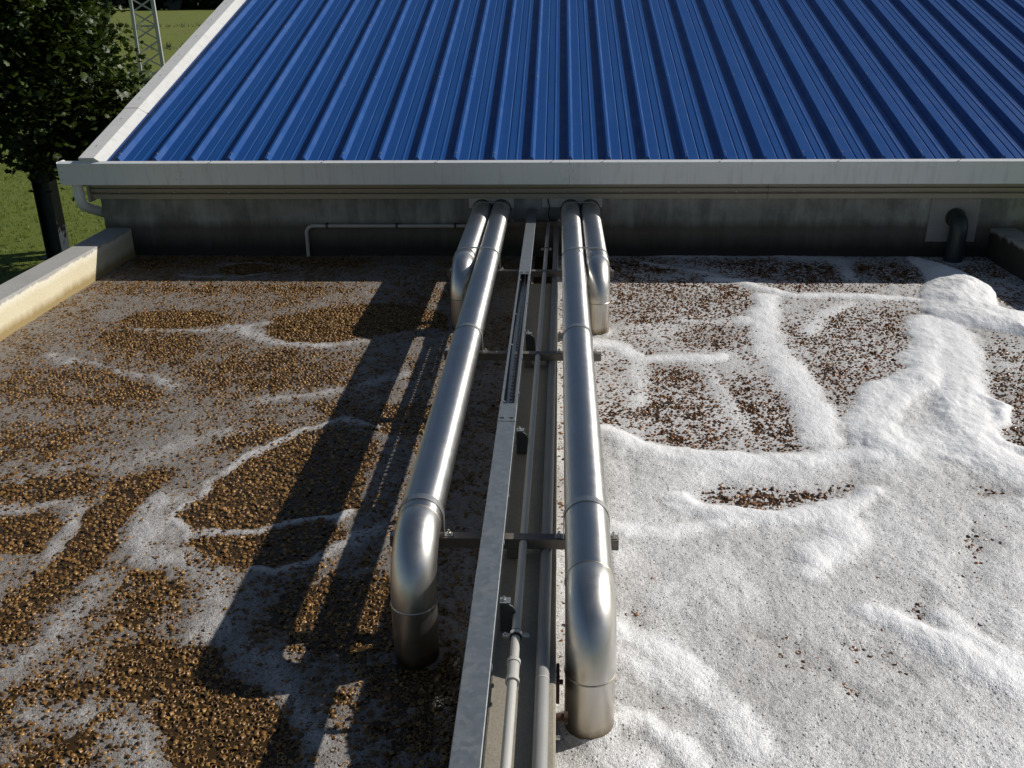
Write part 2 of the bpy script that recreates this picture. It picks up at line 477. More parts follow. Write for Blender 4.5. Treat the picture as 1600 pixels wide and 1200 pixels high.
POOLS_L=[
(0.9,[(-2.553,6.767),(-2.571,6.671),(-2.684,6.601),(-2.861,6.573),(-3.056,6.594),(-3.222,6.661),(-3.314,6.755),(-3.304,6.854),(-3.192,6.929),(-3.008,6.959),(-2.803,6.935),(-2.637,6.864)]),
(1.1,[(-2.202,6.595),(-2.177,6.819),(-2.013,6.962),(-1.788,7.094),(-1.588,7.129),(-1.171,7.103),(-0.897,6.947),(-0.859,6.618),(-1.282,6.554),(-1.451,6.439),(-1.61,6.301),(-1.793,6.284),(-2.012,6.402)]),
(0.7,[(-3.046,6.356),(-3.029,6.248),(-3.071,6.171),(-3.161,6.141),(-3.275,6.167),(-3.386,6.242),(-3.465,6.348),(-3.489,6.459),(-3.449,6.544),(-3.355,6.576),(-3.234,6.547),(-3.12,6.466)]),
(0.5,[(-2.535,5.454),(-2.526,5.25),(-2.659,5.106),(-2.895,5.05),(-3.18,5.094),(-3.45,5.229),(-3.637,5.43),(-3.684,5.648),(-3.563,5.82),(-3.301,5.889),(-2.978,5.831),(-2.696,5.668)]),
(0.5,[(-2.332,6.157),(-2.35,6.042),(-2.473,5.959),(-2.668,5.925),(-2.885,5.951),(-3.072,6.028),(-3.179,6.141),(-3.174,6.259),(-3.053,6.35),(-2.847,6.387),(-2.617,6.358),(-2.428,6.273)]),
(0.5,[(-1.321,5.697),(-1.36,5.511),(-1.534,5.378),(-1.797,5.326),(-2.088,5.366),(-2.338,5.49),(-2.483,5.673),(-2.476,5.869),(-2.306,6.024),(-2.016,6.086),(-1.695,6.035),(-1.44,5.89)]),
(1.3,[(-1.828,3.88),(-1.794,3.942),(-1.749,4.07),(-1.72,4.217),(-1.67,4.359),(-1.585,4.54),(-1.488,4.767),(-1.357,4.838),(-1.217,4.807),(-1.065,4.712),(-1.032,4.464),(-1.026,3.976),(-1.058,3.89),(-1.306,3.836),(-1.419,3.798),(-1.547,3.737),(-1.696,3.744),(-1.778,3.799)]),
(1.1,[(-1.719,3.673),(-1.561,3.69),(-1.388,3.746),(-1.06,3.807),(-0.999,3.719),(-1.084,3.513),(-1.214,3.419),(-1.315,3.416),(-1.435,3.468),(-1.535,3.534),(-1.616,3.615)]),
(1,[(-2.307,3.681),(-2.288,3.593),(-2.321,3.53),(-2.397,3.505),(-2.497,3.525),(-2.597,3.584),(-2.671,3.67),(-2.698,3.76),(-2.668,3.83),(-2.587,3.858),(-2.48,3.836),(-2.377,3.77)]),
(1,[(-2.098,4.319),(-2.214,4.204),(-2.237,4.043),(-2.212,3.845),(-2.181,3.597),(-2.158,3.451),(-2.031,3.455),(-2.025,3.623),(-2.052,3.826),(-2.03,4.049),(-2.011,4.237)]),
(1,[(-2.302,3.891),(-2.232,3.658),(-2.233,3.444),(-2.221,3.249),(-2.224,3.05),(-2.24,2.994),(-2.19,2.905),(-2.128,2.961),(-2.104,3.191),(-2.066,3.317),(-2.024,3.473),(-2.042,3.663),(-2.103,3.896)]),
(0.75,[(-2.417,4.144),(-2.398,4.052),(-2.433,3.985),(-2.511,3.959),(-2.613,3.98),(-2.715,4.043),(-2.79,4.133),(-2.816,4.229),(-2.785,4.302),(-2.702,4.332),(-2.592,4.308),(-2.487,4.238)]),
(0.75,[(-1.551,3.291),(-1.539,3.204),(-1.569,3.141),(-1.631,3.117),(-1.712,3.137),(-1.791,3.196),(-1.848,3.281),(-1.867,3.372),(-1.84,3.442),(-1.773,3.469),(-1.686,3.446),(-1.604,3.38)]),
(0.5,[(-1.521,3.017),(-1.537,2.971),(-1.616,2.936),(-1.736,2.92),(-1.866,2.928),(-1.974,2.957),(-2.031,3.001),(-2.02,3.048),(-1.942,3.085),(-1.817,3.102),(-1.682,3.093),(-1.573,3.062)]),
(1,[(-1.683,2.853),(-1.563,2.891),(-1.373,2.898),(-1.244,2.753),(-1.117,2.694),(-0.974,2.565),(-0.894,2.417),(-0.807,2.307),(-1.241,2.291),(-1.344,2.455),(-1.327,2.567),(-1.514,2.665),(-1.625,2.772)]),
(0.8,[(-2.03,2.587),(-1.908,2.636),(-1.839,2.67),(-1.741,2.468),(-1.801,2.398),(-1.912,2.381)]),
(0.7,[(-1.533,2.317),(-1.538,2.286),(-1.583,2.261),(-1.655,2.251),(-1.734,2.256),(-1.802,2.276),(-1.84,2.306),(-1.837,2.338),(-1.792,2.363),(-1.719,2.375),(-1.636,2.369),(-1.568,2.348)]),
(0.9,[(-0.573,4.996),(-0.6,4.89),(-0.694,4.814),(-0.829,4.783),(-0.973,4.807),(-1.089,4.878),(-1.147,4.982),(-1.129,5.091),(-1.036,5.176),(-0.892,5.21),(-0.74,5.183),(-0.623,5.103)]),
(0.6,[(-1.283,4.772),(-1.313,4.697),(-1.426,4.642),(-1.593,4.618),(-1.772,4.633),(-1.916,4.682),(-1.989,4.755),(-1.967,4.831),(-1.854,4.891),(-1.679,4.916),(-1.493,4.9),(-1.348,4.846)]),
(0.5,[(-1.293,5.162),(-1.31,5.109),(-1.381,5.07),(-1.486,5.054),(-1.597,5.065),(-1.687,5.101),(-1.731,5.152),(-1.717,5.206),(-1.646,5.248),(-1.539,5.265),(-1.424,5.253),(-1.334,5.215)]),
(0.7,[(-0.655,3.178),(-0.678,3.11),(-0.763,3.059),(-0.886,3.038),(-1.017,3.051),(-1.124,3.096),(-1.178,3.161),(-1.162,3.231),(-1.078,3.286),(-0.948,3.31),(-0.809,3.295),(-0.702,3.246)]),
(0.7,[(-0.532,2.978),(-0.554,2.925),(-0.629,2.885),(-0.737,2.868),(-0.85,2.878),(-0.94,2.912),(-0.983,2.963),(-0.966,3.017),(-0.891,3.06),(-0.778,3.079),(-0.66,3.067),(-0.57,3.03)]),
(0.6,[(-0.656,2.562),(-0.665,2.52),(-0.702,2.488),(-0.759,2.475),(-0.821,2.484),(-0.873,2.512),(-0.9,2.554),(-0.894,2.597),(-0.857,2.63),(-0.797,2.644),(-0.733,2.635),(-0.681,2.604)]),
(0.8,[(-0.316,2.721),(-0.333,2.646),(-0.391,2.59),(-0.475,2.568),(-0.564,2.584),(-0.636,2.635),(-0.674,2.709),(-0.664,2.788),(-0.607,2.85),(-0.517,2.875),(-0.422,2.856),(-0.348,2.799)]),
(0.7,[(-0.291,2.438),(-0.306,2.373),(-0.36,2.326),(-0.438,2.307),(-0.52,2.32),(-0.587,2.363),(-0.621,2.427),(-0.611,2.494),(-0.557,2.547),(-0.475,2.568),(-0.387,2.552),(-0.319,2.504)]),
(0.5,[(-1.613,8.469),(-1.795,8.406),(-2.31,8.356),(-3.024,8.333),(-3.754,8.343),(-4.308,8.384),(-4.535,8.444),(-4.366,8.509),(-3.842,8.561),(-3.106,8.584),(-2.364,8.572),(-1.819,8.53)]),
(0.9,[(-2.436,8.201),(-2.452,8.109),(-2.545,8.042),(-2.688,8.016),(-2.846,8.039),(-2.979,8.104),(-3.051,8.195),(-3.04,8.29),(-2.949,8.361),(-2.8,8.388),(-2.636,8.363),(-2.503,8.295)]),
(0.5,[(-1.787,7.578),(-1.947,7.511),(-2.411,7.457),(-3.057,7.432),(-3.719,7.44),(-4.225,7.482),(-4.438,7.545),(-4.292,7.614),(-3.821,7.67),(-3.154,7.696),(-2.477,7.686),(-1.978,7.642)]),
(0.25,[(-2.214,6.773),(-2.219,6.653),(-2.301,6.567),(-2.436,6.534),(-2.592,6.562),(-2.729,6.645),(-2.812,6.763),(-2.816,6.886),(-2.737,6.98),(-2.594,7.017),(-2.429,6.985),(-2.29,6.894)]),
(0.4,[(-2.668,4.671),(-2.657,4.575),(-2.718,4.505),(-2.834,4.477),(-2.975,4.498),(-3.108,4.564),(-3.197,4.658),(-3.217,4.758),(-3.159,4.835),(-3.037,4.866),(-2.886,4.841),(-2.751,4.769)])]
STREAKS_L=[
(0.072,0.6,[(-0.965,5.704),(-1.335,5.439),(-1.552,5.32),(-1.849,5.227)]),
(0.033,1,[(-1.029,4.915),(-1.265,4.962),(-1.438,4.863),(-1.568,4.683),(-1.689,4.462),(-1.756,4.286),(-1.789,4.108),(-1.849,3.953),(-1.813,3.809),(-1.708,3.71),(-1.534,3.699),(-1.407,3.759),(-1.187,3.856),(-1.007,3.885)]),
(0.099,0.8,[(-1.858,3.978),(-1.996,3.999),(-1.977,3.828),(-1.894,3.627),(-1.796,3.503)]),
(0.106,0.6,[(-1.915,3.821),(-1.718,3.529),(-1.503,3.367),(-1.368,3.155),(-1.397,2.967)]),
(0.074,0.9,[(-2.416,6.592),(-2.248,6.425),(-2.076,6.292),(-1.766,6.177),(-1.425,6.304)]),
(0.054,0.6,[(-3.565,5.982),(-3.089,5.821),(-2.645,5.603),(-2.469,5.414)]),
(0.042,0.6,[(-3.169,6.51),(-2.903,6.481),(-2.433,6.523),(-2.193,6.701)]),
(0.096,0.45,[(-2.902,4.213),(-2.557,4.35),(-2.325,4.394),(-2.096,4.605),(-1.844,4.86)]),
(0.044,0.7,[(-2.714,3.879),(-2.428,3.949),(-2.336,3.866),(-2.288,3.704),(-2.259,3.489)]),
(0.045,0.8,[(-1.312,3.405),(-1.208,3.398),(-1.099,3.467),(-0.957,3.647),(-0.779,3.776)]),
(0.071,0.5,[(-2.065,2.725),(-1.979,2.878),(-1.978,3.135),(-1.95,3.257)]),
(0.069,0.6,[(-1.826,2.521),(-1.629,2.5),(-1.484,2.45),(-1.34,2.299)]),
(0.033,0.7,[(-3.36,7.944),(-2.886,7.909),(-2.6,8.033),(-2.412,8.287),(-2.808,8.414),(-3.127,8.28)]),
(0.073,0.5,[(-1.193,2.904),(-1.071,2.791),(-0.953,2.639),(-0.812,2.446),(-0.722,2.31)])]
POOLS_R=[
(0.75,[(0.466,7.921),(1.288,7.93),(1.657,7.321),(1.58,7.145),(1.38,6.845),(0.928,6.838),(0.745,6.648),(0.429,6.767)]),
(0.7,[(1.501,6.426),(1.429,6.286),(1.293,6.185),(1.128,6.146),(0.974,6.179),(0.868,6.275),(0.84,6.415),(0.901,6.561),(1.039,6.673),(1.217,6.717),(1.381,6.679),(1.485,6.571)]),
(0.6,[(0.621,6.354),(0.592,6.257),(0.531,6.186),(0.454,6.16),(0.379,6.183),(0.327,6.252),(0.31,6.349),(0.335,6.449),(0.396,6.525),(0.478,6.554),(0.555,6.527),(0.608,6.454)]),
(1.05,[(0.61,5.784),(0.796,5.861),(0.96,5.744),(1.014,5.306),(0.971,5.031),(1.007,4.78),(0.766,4.559),(0.625,4.603),(0.5,4.873),(0.462,5.213)]),
(0.85,[(1.104,5.655),(1.366,5.753),(1.449,5.572),(1.453,5.08),(1.416,4.86),(1.264,4.588),(1.085,4.714),(1.12,5.072)]),
(0.75,[(1.795,6.789),(1.978,6.792),(2.201,7.02),(2.533,7.091),(2.705,6.866),(2.433,6.017),(2.244,5.771),(1.878,5.409),(1.679,5.281),(1.616,5.488),(1.676,5.952),(1.701,6.374)]),
(0.45,[(1.769,5.087),(1.724,5.002),(1.65,4.941),(1.567,4.917),(1.496,4.937),(1.454,4.996),(1.453,5.08),(1.495,5.167),(1.57,5.234),(1.657,5.26),(1.732,5.238),(1.772,5.174)]),
(1.1,[(1.195,8.501),(1.797,8.534),(2.497,8.374),(2.475,7.943),(2.226,7.779),(1.901,7.855),(1.598,8.102)]),
(1.1,[(2.755,8.514),(3.093,8.425),(3.111,7.79),(2.794,7.786),(2.661,8.028)]),
(1,[(1.064,8.227),(1,8.053),(0.866,7.929),(0.699,7.883),(0.537,7.925),(0.422,8.047),(0.384,8.22),(0.437,8.402),(0.573,8.54),(0.753,8.592),(0.925,8.543),(1.038,8.407)]),
(0.7,[(2.364,7.702),(2.314,7.64),(2.213,7.594),(2.086,7.576),(1.967,7.591),(1.887,7.635),(1.867,7.696),(1.914,7.76),(2.016,7.807),(2.146,7.826),(2.268,7.81),(2.347,7.765)]),
(0.6,[(2.621,7.515),(2.59,7.471),(2.532,7.438),(2.463,7.425),(2.401,7.436),(2.362,7.468),(2.357,7.512),(2.387,7.557),(2.445,7.591),(2.515,7.604),(2.578,7.593),(2.617,7.56)]),
(0.95,[(0.704,4.103),(0.935,4.206),(1.262,4.215),(1.537,4.236),(1.445,4.098),(1.344,4.016),(1.08,3.996),(0.722,4.038)]),
(0.6,[(0.44,4.41),(0.431,4.372),(0.411,4.344),(0.385,4.334),(0.361,4.343),(0.345,4.37),(0.341,4.408),(0.35,4.446),(0.37,4.475),(0.396,4.486),(0.42,4.476),(0.437,4.448)]),
(1.05,[(2.626,5.642),(2.759,5.805),(3.154,5.837),(2.596,4.622),(2.414,4.731),(2.403,4.884),(2.602,5.07),(2.685,5.264),(2.607,5.467)]),
(0.7,[(3.213,6.083),(3.15,6.006),(3.047,5.95),(2.932,5.928),(2.834,5.946),(2.777,5.999),(2.778,6.074),(2.838,6.152),(2.942,6.212),(3.062,6.235),(3.163,6.216),(3.219,6.16)]),
(0.7,[(2.56,4.606),(2.518,4.554),(2.45,4.516),(2.374,4.501),(2.308,4.513),(2.271,4.548),(2.273,4.598),(2.313,4.65),(2.382,4.69),(2.461,4.706),(2.528,4.694),(2.564,4.657)]),
(1,[(3.94,8.211),(3.875,8.117),(3.779,8.048),(3.676,8.022),(3.594,8.046),(3.552,8.113),(3.564,8.208),(3.627,8.304),(3.725,8.377),(3.831,8.405),(3.916,8.379),(3.956,8.308)]),
(0.8,[(3.839,7.422),(3.771,7.314),(3.682,7.237),(3.596,7.208),(3.535,7.235),(3.513,7.311),(3.538,7.418),(3.605,7.528),(3.696,7.611),(3.786,7.643),(3.85,7.613),(3.869,7.532)]),
(0.5,[(2.24,4.284),(2.185,4.199),(2.107,4.138),(2.026,4.114),(1.961,4.133),(1.93,4.192),(1.941,4.275),(1.993,4.363),(2.074,4.43),(2.16,4.456),(2.227,4.434),(2.256,4.37)]),
(0.55,[(2.308,5.216),(2.279,5.166),(2.237,5.13),(2.193,5.117),(2.158,5.128),(2.141,5.163),(2.148,5.212),(2.176,5.262),(2.218,5.3),(2.264,5.314),(2.299,5.302),(2.315,5.265)]),
(0.8,[(2.729,6.337),(2.685,6.228),(2.647,6.151),(2.624,6.122),(2.621,6.15),(2.64,6.227),(2.676,6.336),(2.72,6.448),(2.761,6.532),(2.786,6.564),(2.788,6.533),(2.767,6.449)]),
(0.45,[(0.527,5.88),(0.505,5.806),(0.456,5.753),(0.392,5.732),(0.331,5.75),(0.287,5.802),(0.273,5.874),(0.293,5.949),(0.343,6.006),(0.409,6.028),(0.472,6.009),(0.516,5.954)]),
(0.5,[(0.419,5.055),(0.4,4.961),(0.362,4.893),(0.314,4.868),(0.268,4.891),(0.236,4.957),(0.227,5.051),(0.243,5.148),(0.282,5.222),(0.333,5.25),(0.381,5.224),(0.412,5.152)]),
(0.81,[(0.811,3.022),(0.937,3.026),(1.029,2.825),(1.135,2.686),(1.174,2.633),(1.079,2.656),(0.987,2.737),(0.89,2.821)]),
(0.675,[(1.071,3.064),(1.179,3.001),(1.303,2.91),(1.347,2.807),(1.228,2.832),(1.11,2.904)]),
(0.675,[(0.406,3.128),(0.392,3.093),(0.36,3.067),(0.319,3.056),(0.28,3.064),(0.252,3.088),(0.243,3.123),(0.256,3.159),(0.288,3.187),(0.33,3.198),(0.37,3.189),(0.398,3.164)]),
(0.675,[(1.08,3.682),(1.068,3.657),(1.046,3.639),(1.021,3.631),(0.998,3.637),(0.984,3.655),(0.983,3.679),(0.994,3.704),(1.016,3.723),(1.042,3.731),(1.066,3.725),(1.079,3.707)]),
(0.675,[(1.374,3.554),(1.361,3.53),(1.339,3.513),(1.314,3.506),(1.292,3.512),(1.28,3.528),(1.28,3.551),(1.293,3.575),(1.315,3.593),(1.341,3.6),(1.363,3.594),(1.375,3.577)]),
(0.472,[(0.86,3.27),(0.841,3.214),(0.813,3.174),(0.784,3.158),(0.759,3.172),(0.746,3.211),(0.748,3.266),(0.765,3.324),(0.794,3.367),(0.825,3.384),(0.851,3.369),(0.863,3.327)]),
(0.608,[(1.915,3.539),(1.831,3.367),(1.75,3.248),(1.69,3.205),(1.663,3.245),(1.675,3.362),(1.728,3.533),(1.811,3.72),(1.904,3.867),(1.976,3.924),(2.004,3.87),(1.98,3.725)]),
(0.675,[(1.566,3.219),(1.535,3.161),(1.492,3.118),(1.45,3.102),(1.418,3.116),(1.405,3.156),(1.414,3.214),(1.444,3.275),(1.488,3.321),(1.533,3.338),(1.566,3.323),(1.578,3.279)]),
(0.608,[(1.752,3.086),(1.721,3.04),(1.679,3.006),(1.636,2.992),(1.602,3.003),(1.586,3.035),(1.594,3.081),(1.623,3.129),(1.666,3.165),(1.711,3.18),(1.746,3.168),(1.761,3.133)]),
(0.472,[(0.552,3.395),(0.537,3.346),(0.508,3.309),(0.472,3.295),(0.44,3.307),(0.418,3.342),(0.413,3.391),(0.427,3.442),(0.457,3.48),(0.493,3.495),(0.527,3.482),(0.549,3.446)]),
(0.338,[(0.468,2.622),(0.446,2.581),(0.398,2.55),(0.337,2.538),(0.277,2.546),(0.234,2.574),(0.22,2.613),(0.239,2.655),(0.287,2.687),(0.351,2.701),(0.413,2.691),(0.456,2.662)]),
(0.203,[(1.228,2.544),(1.19,2.505),(1.115,2.475),(1.022,2.462),(0.935,2.469),(0.876,2.494),(0.86,2.531),(0.894,2.57),(0.97,2.602),(1.067,2.616),(1.157,2.608),(1.216,2.582)]),
(0.27,[(0.789,2.58),(0.775,2.553),(0.751,2.534),(0.722,2.526),(0.696,2.532),(0.679,2.55),(0.676,2.576),(0.689,2.603),(0.713,2.623),(0.743,2.631),(0.77,2.625),(0.787,2.606)]),
(0.608,[(2.225,4.216),(2.175,4.147),(2.096,4.096),(2.011,4.076),(1.939,4.092),(1.899,4.139),(1.903,4.207),(1.95,4.278),(2.03,4.332),(2.12,4.354),(2.195,4.337),(2.233,4.286)])]
RIDGES_R=[
(0.087,0.045,[(2.775,6.836),(2.542,6.173),(2.419,5.775),(2.242,5.611),(2.05,5.434),(1.919,5.246),(1.81,5.014),(1.771,4.834),(1.808,4.666)]),
(0.095,0.04,[(2.901,6.745),(2.806,6.338),(2.684,5.923),(2.524,5.465),(2.399,5.065),(2.26,4.711),(2.339,4.553),(2.457,4.318)]),
(0.049,0.022,[(1.325,7.865),(1.57,7.811),(1.738,7.617),(1.942,7.433),(2.348,7.402),(2.662,7.37),(2.918,7.302)]),
(0.077,0.03,[(1.693,7.393),(1.631,6.978),(1.54,6.723),(1.497,6.314),(1.514,5.949),(1.515,5.486),(1.519,5.158),(1.475,4.792)]),
(0.041,0.02,[(1.4,6.845),(1.54,6.723)]),
(0.046,0.012,[(1.818,6.547),(2.088,6.985),(2.299,7.224)]),
(0.03,0.008,[(0.984,5.792),(1.044,5.39),(1.043,4.995)]),
(0.048,0.028,[(0.231,6.319),(0.42,6.24),(0.555,6.005),(0.777,6.01),(1.112,6.042)]),
(0.045,0.01,[(0.553,5.98),(0.538,5.552),(0.446,5.212)]),
(0.061,0.03,[(0.236,4.866),(0.367,4.73),(0.551,4.601),(0.759,4.511),(1.045,4.503),(1.34,4.542),(1.604,4.565)]),
(0.051,0.015,[(0.819,8.788),(1.187,8.644),(1.833,8.726),(2.546,8.559),(2.545,7.944)]),
(0.029,0.012,[(0.767,8.451),(1.092,8.254),(1.412,7.973)]),
(0.036,0.04,[(2.557,5.382),(2.621,5.302),(2.668,5.224),(2.571,5.069),(2.432,4.992)]),
(0.052,0.035,[(0.616,4.035),(0.713,3.973),(1.067,3.933),(1.266,3.963),(1.437,4.071),(1.535,4.181)]),
(0.039,0.04,[(2.557,5.466),(2.387,4.919),(2.421,4.748),(2.582,4.59)]),
(0.032,0.01,[(2.81,5.975),(3.187,5.909)]),
(0.029,0.008,[(0.961,6.775),(1.389,6.782)]),
(0.051,0.026,[(1.299,3.193),(1.404,3.058),(1.511,2.933),(1.599,2.83),(1.723,2.72)]),
(0.041,0.014,[(1.54,3.148),(1.626,2.968),(1.737,2.834)]),
(0.05,0.028,[(0.234,3.054),(0.364,2.958),(0.481,2.807),(0.599,2.613),(0.675,2.425)]),
(0.029,0.028,[(0.227,2.573),(0.292,2.56),(0.332,2.487),(0.415,2.416),(0.495,2.348)]),
(0.036,0.02,[(0.235,3.8),(0.534,3.762),(0.801,3.878),(1.192,3.921),(1.494,4.088)]),
(0.071,0.03,[(1.134,3.578),(1.13,3.515)]),
(0.075,0.03,[(1.328,3.955),(1.345,3.786),(1.271,3.604)]),
(0.04,0.015,[(0.245,2.875),(0.327,2.757),(0.436,2.675)]),
(0.071,0.008,[(0.484,3.296),(0.718,3.502),(0.757,3.193)]),
(0.044,0.02,[(0.173,2.407),(0.295,2.364)])]
AREAS_R=[
(0.085,[(3.219,8.659),(3.139,7.869),(2.877,7.337),(2.803,7.062),(2.884,6.806),(3.111,6.628),(3.402,6.377),(3.677,6.977),(3.435,7.172),(3.609,7.641),(3.551,7.996),(3.409,8.566)]),
(0.017,[(2.3,5.68),(2.644,5.687),(2.33,4.813),(2.47,4.347),(2.308,3.993),(1.331,3.965),(1.527,4.153),(1.609,4.533),(1.766,4.869),(2.127,5.414)]),
(0.013,[(0.266,4.831),(0.618,4.539),(1.336,4.526),(1.579,4.381),(1.272,4.257),(0.861,4.246),(0.641,4.129),(0.664,3.997),(0.243,3.985),(0.237,4.497)]),
(0.01,[(0.224,4.16),(0.689,3.987),(1.494,4.088),(2.362,4.113),(1.489,2.21),(0.028,2.157),(0.206,3.706)])]

# ================================================================== SETTING
LAWN = -2.5
WALL_Y = 8.65
TOP = 0.276           # top of the tank walls
def sheet(name, x0, x1, y0, y1, z, mat, nx=1, ny=1):
    vs = [(x0 + (x1 - x0) * i / nx, y0 + (y1 - y0) * j / ny, z) for j in range(ny + 1) for i in range(nx + 1)]
    fs = [(j * (nx + 1) + i, j * (nx + 1) + i + 1, (j + 1) * (nx + 1) + i + 1, (j + 1) * (nx + 1) + i) for j in range(ny) for i in range(nx)]
    return MB().add(vs, fs).build(name, mat)
tag(sheet('ground', -1500, 1500, -300, 2500, LAWN, M['lawn'], 6, 6), kind='structure')
tag(sheet('water', -4.06, -0.2, 0.4, 8.66, 0.0, M['water']), kind='structure')
tag(sheet('water', 0.0, 3.96, 0.4, 8.66, 0.0, M['water']), kind='structure')
tag(sheet('water', -0.205, 0.005, 6.86, 8.66, -0.004, M['water']), kind='structure')

def subdivided_wall(name, x0, x1, y0, y1, z0, z1, mat, bev=.008, amp=.002):
    o = MB().box(x0, x1, y0, y1, z0, z1).build(name, mat, bevel=bev)
    return o
tag(subdivided_wall('tank_wall', -4.28, -4.05, 0.3, 8.645, LAWN - .05, TOP, M['tank']),
    'low cream and grey concrete tank wall beside the lawn, left of the brown water', 'tank wall')
tag(subdivided_wall('tank_wall', 3.945, 4.17, 0.3, 8.645, LAWN - .05, TOP, M['tank_shaded']),
    'shade-darkened concrete tank wall at the far right edge, right of the white foam', 'tank wall')
tag(subdivided_wall('tank_wall', -0.205, 0.008, 0.3, 6.85, LAWN - .05, TOP, M['beam']),
    'narrow concrete divider wall under the pipes, between brown water and white foam', 'tank wall')

# ================================================================== BUILDING
bld = thing('blue_roofed_building', (2.0, WALL_Y, LAWN), 'low concrete building with ribbed blue metal roof behind the tanks', 'building')
BX0, BX1 = -4.30, 8.3
SL = math.radians(15.6)
EAVE_Y, EAVE_Z, ROOF_L = 8.36, 0.930, 6.6
RID_Y = EAVE_Y + ROOF_L * math.cos(SL); RID_Z = EAVE_Z + ROOF_L * math.sin(SL)
BACK_Y = 2 * RID_Y - WALL_Y
w = MB()
w.box(BX0, BX1, WALL_Y, WALL_Y + .2, LAWN - .05, .70)
wall = w.build('wall', M['wall'], bld)
def gable(x0, x1):
    y0, y1 = WALL_Y + .203, BACK_Y
    z_at = lambda yy: EAVE_Z - .06 + (min(yy, 2 * RID_Y - yy) - EAVE_Y) * math.tan(SL)
    P = [(y0, LAWN - .05), (y1, LAWN - .05), (y1, z_at(y1)), (RID_Y, z_at(RID_Y)), (y0, z_at(y0))]
    return MB().prism_x(P, x0, x1)
gable(BX0 + .3, BX0 + .5).build('side_wall', M['wall'], bld)
gable(BX1 - .2, BX1).build('side_wall', M['wall'], bld)
MB().box(BX0 + .502, BX1 - .202, BACK_Y - .2, BACK_Y, LAWN - .05, EAVE_Z - .06).build('back_wall', M['wall'], bld)
# cladding strip under the gutter: one stepped profile
prof = [(WALL_Y + .02, .555), (WALL_Y - .045, .555), (WALL_Y - .047, .598), (WALL_Y - .012, .604), (WALL_Y - .012, .618), (WALL_Y - .048, .624),
        (WALL_Y - .048, .648), (WALL_Y - .022, .652), (WALL_Y - .022, .664), (WALL_Y - .05, .668), (WALL_Y - .05, .742), (WALL_Y + .02, .742)]
cl = MB().prism_x(prof, -4.355, 1.9).build('wall_cladding', M['cladding'], bld)
MB().prism_x(prof, 1.904, 8.3).build('wall_cladding', M['cladding'], bld)
m = MB()
for i in range(24):
    x = -4.1 + i * .52
    m.box(x - .006, x + .006, WALL_Y - .020, WALL_Y - .0115, .606, .616)
tag(m.build('screw_row', M['bolt'], cl), kind='stuff')
MB().box(-4.385, -4.357, WALL_Y - .07, WALL_Y + .03, .53, .735).build('cladding_end_cap', M['cladding'], bld, bevel=.004)

# roof: base deck and one object per coated sheet
cs, sn = math.cos(SL), math.sin(SL)
def rp(x, s, h):
    """point on the front roof slope: s up the slope, h above the pan"""
    return (x, EAVE_Y + s * cs - h * sn, EAVE_Z + s * sn + h * cs)
deck = MB()
deck.add([rp(x, s, h) for h in (-.06, -.012) for x, s in ((-4.2, .06), (BX1, .06), (BX1, ROOF_L), (-4.2, ROOF_L))],
         [(0, 3, 2, 1), (4, 5, 6, 7), (0, 1, 5, 4), (1, 2, 6, 5), (2, 3, 7, 6), (3, 0, 4, 7)])
roof = deck.build('roof', M['blue'], bld)
PITCHX = .3367
RIB0 = .107
def rib(x):   # trapezoid rib, centre x of its crown
    return [(x - .036, 0), (x - .010, .045), (x + .008, .045), (x + .028, 0)]
def stiff(x):
    return [(x - .012, 0), (x - .004, .0045), (x + .004, .0045), (x + .012, 0)]
def groove(x):
    return [(x - .010, 0), (x - .003, -.005), (x + .003, -.005), (x + .010, 0)]
for j in range(-5, 8):
    x0 = RIB0 + 3 * PITCHX * j
    pf = []
    for k in range(3):
        xr = x0 + k * PITCHX
        if xr < -4.1: continue
        if k == 0:
            pf += [(xr - .052, .0016), (xr - .0365, .0016), (xr - .0105, .0466), (xr + .0085, .0466), (xr + .0285, 0)]
        else:
            pf += rib(xr)
        pf += groove(xr + .120) + stiff(xr + .2)
    if j == -5:
        pf = [(-4.12, 0)] + pf
    pf.append((x0 + 3 * PITCHX - .0525 + .012, 0))
    n = len(pf)
    sag = lambda s: 0.0
    ends = (0.0 if j % 2 else .004, ROOF_L)
    vs = [rp(x, s, h) for s in ends for x, h in pf] + [rp(x, s, h - .0008) for s in ends for x, h in pf]
    fs = [(k, k + 1, n + k + 1, n + k) for k in range(n - 1)]
    fs += [(k + 3, k + 2, k + 1, k) for k in range(n - 3) if pf[k + 1][1] > .03 and pf[k + 2][1] > .03]
    o = MB().add(vs[:2 * n], fs).build('roof_sheet', M['blue'], roof)
    sol = o.modifiers.new('thickness', 'SOLIDIFY'); sol.thickness = .0012; sol.offset = -1
    # screws on the rib crowns of this sheet
    sm = MB()
    for r_, s in enumerate((.09, 1.93, 3.62, 5.4)):
        for k in range(3):
            xr = x0 + k * PITCHX
            if xr < -4.0 or (r_ + k) % 3 == 2: continue
            p = rp(xr, s + random.uniform(-.01, .01), .048); q = rp(xr, s, .058)
            sm.tube([rp(xr, s, .044), rp(xr, s, .0475)], .011, 8); sm.tube([rp(xr, s, .0475), rp(xr, s, .056)], .006, 6)
    if sm.v:
        tag(sm.build('screws', M['bolt'], o), kind='stuff') if False else tag(sm.build('screws', M['bolt'], roof), kind='stuff')
MB().add([(x, y, z) for x in (-4.2, BX1) for y, z in ((RID_Y, RID_Z - .012), (BACK_Y + .3, EAVE_Z - .012), (BACK_Y + .3, EAVE_Z - .06), (RID_Y, RID_Z - .06))],
         [(0, 1, 5, 4), (1, 2, 6, 5), (2, 3, 7, 6), (3, 0, 4, 7), (0, 3, 2, 1), (4, 5, 6, 7)]).build('back_roof_slope', M['blue'], bld)
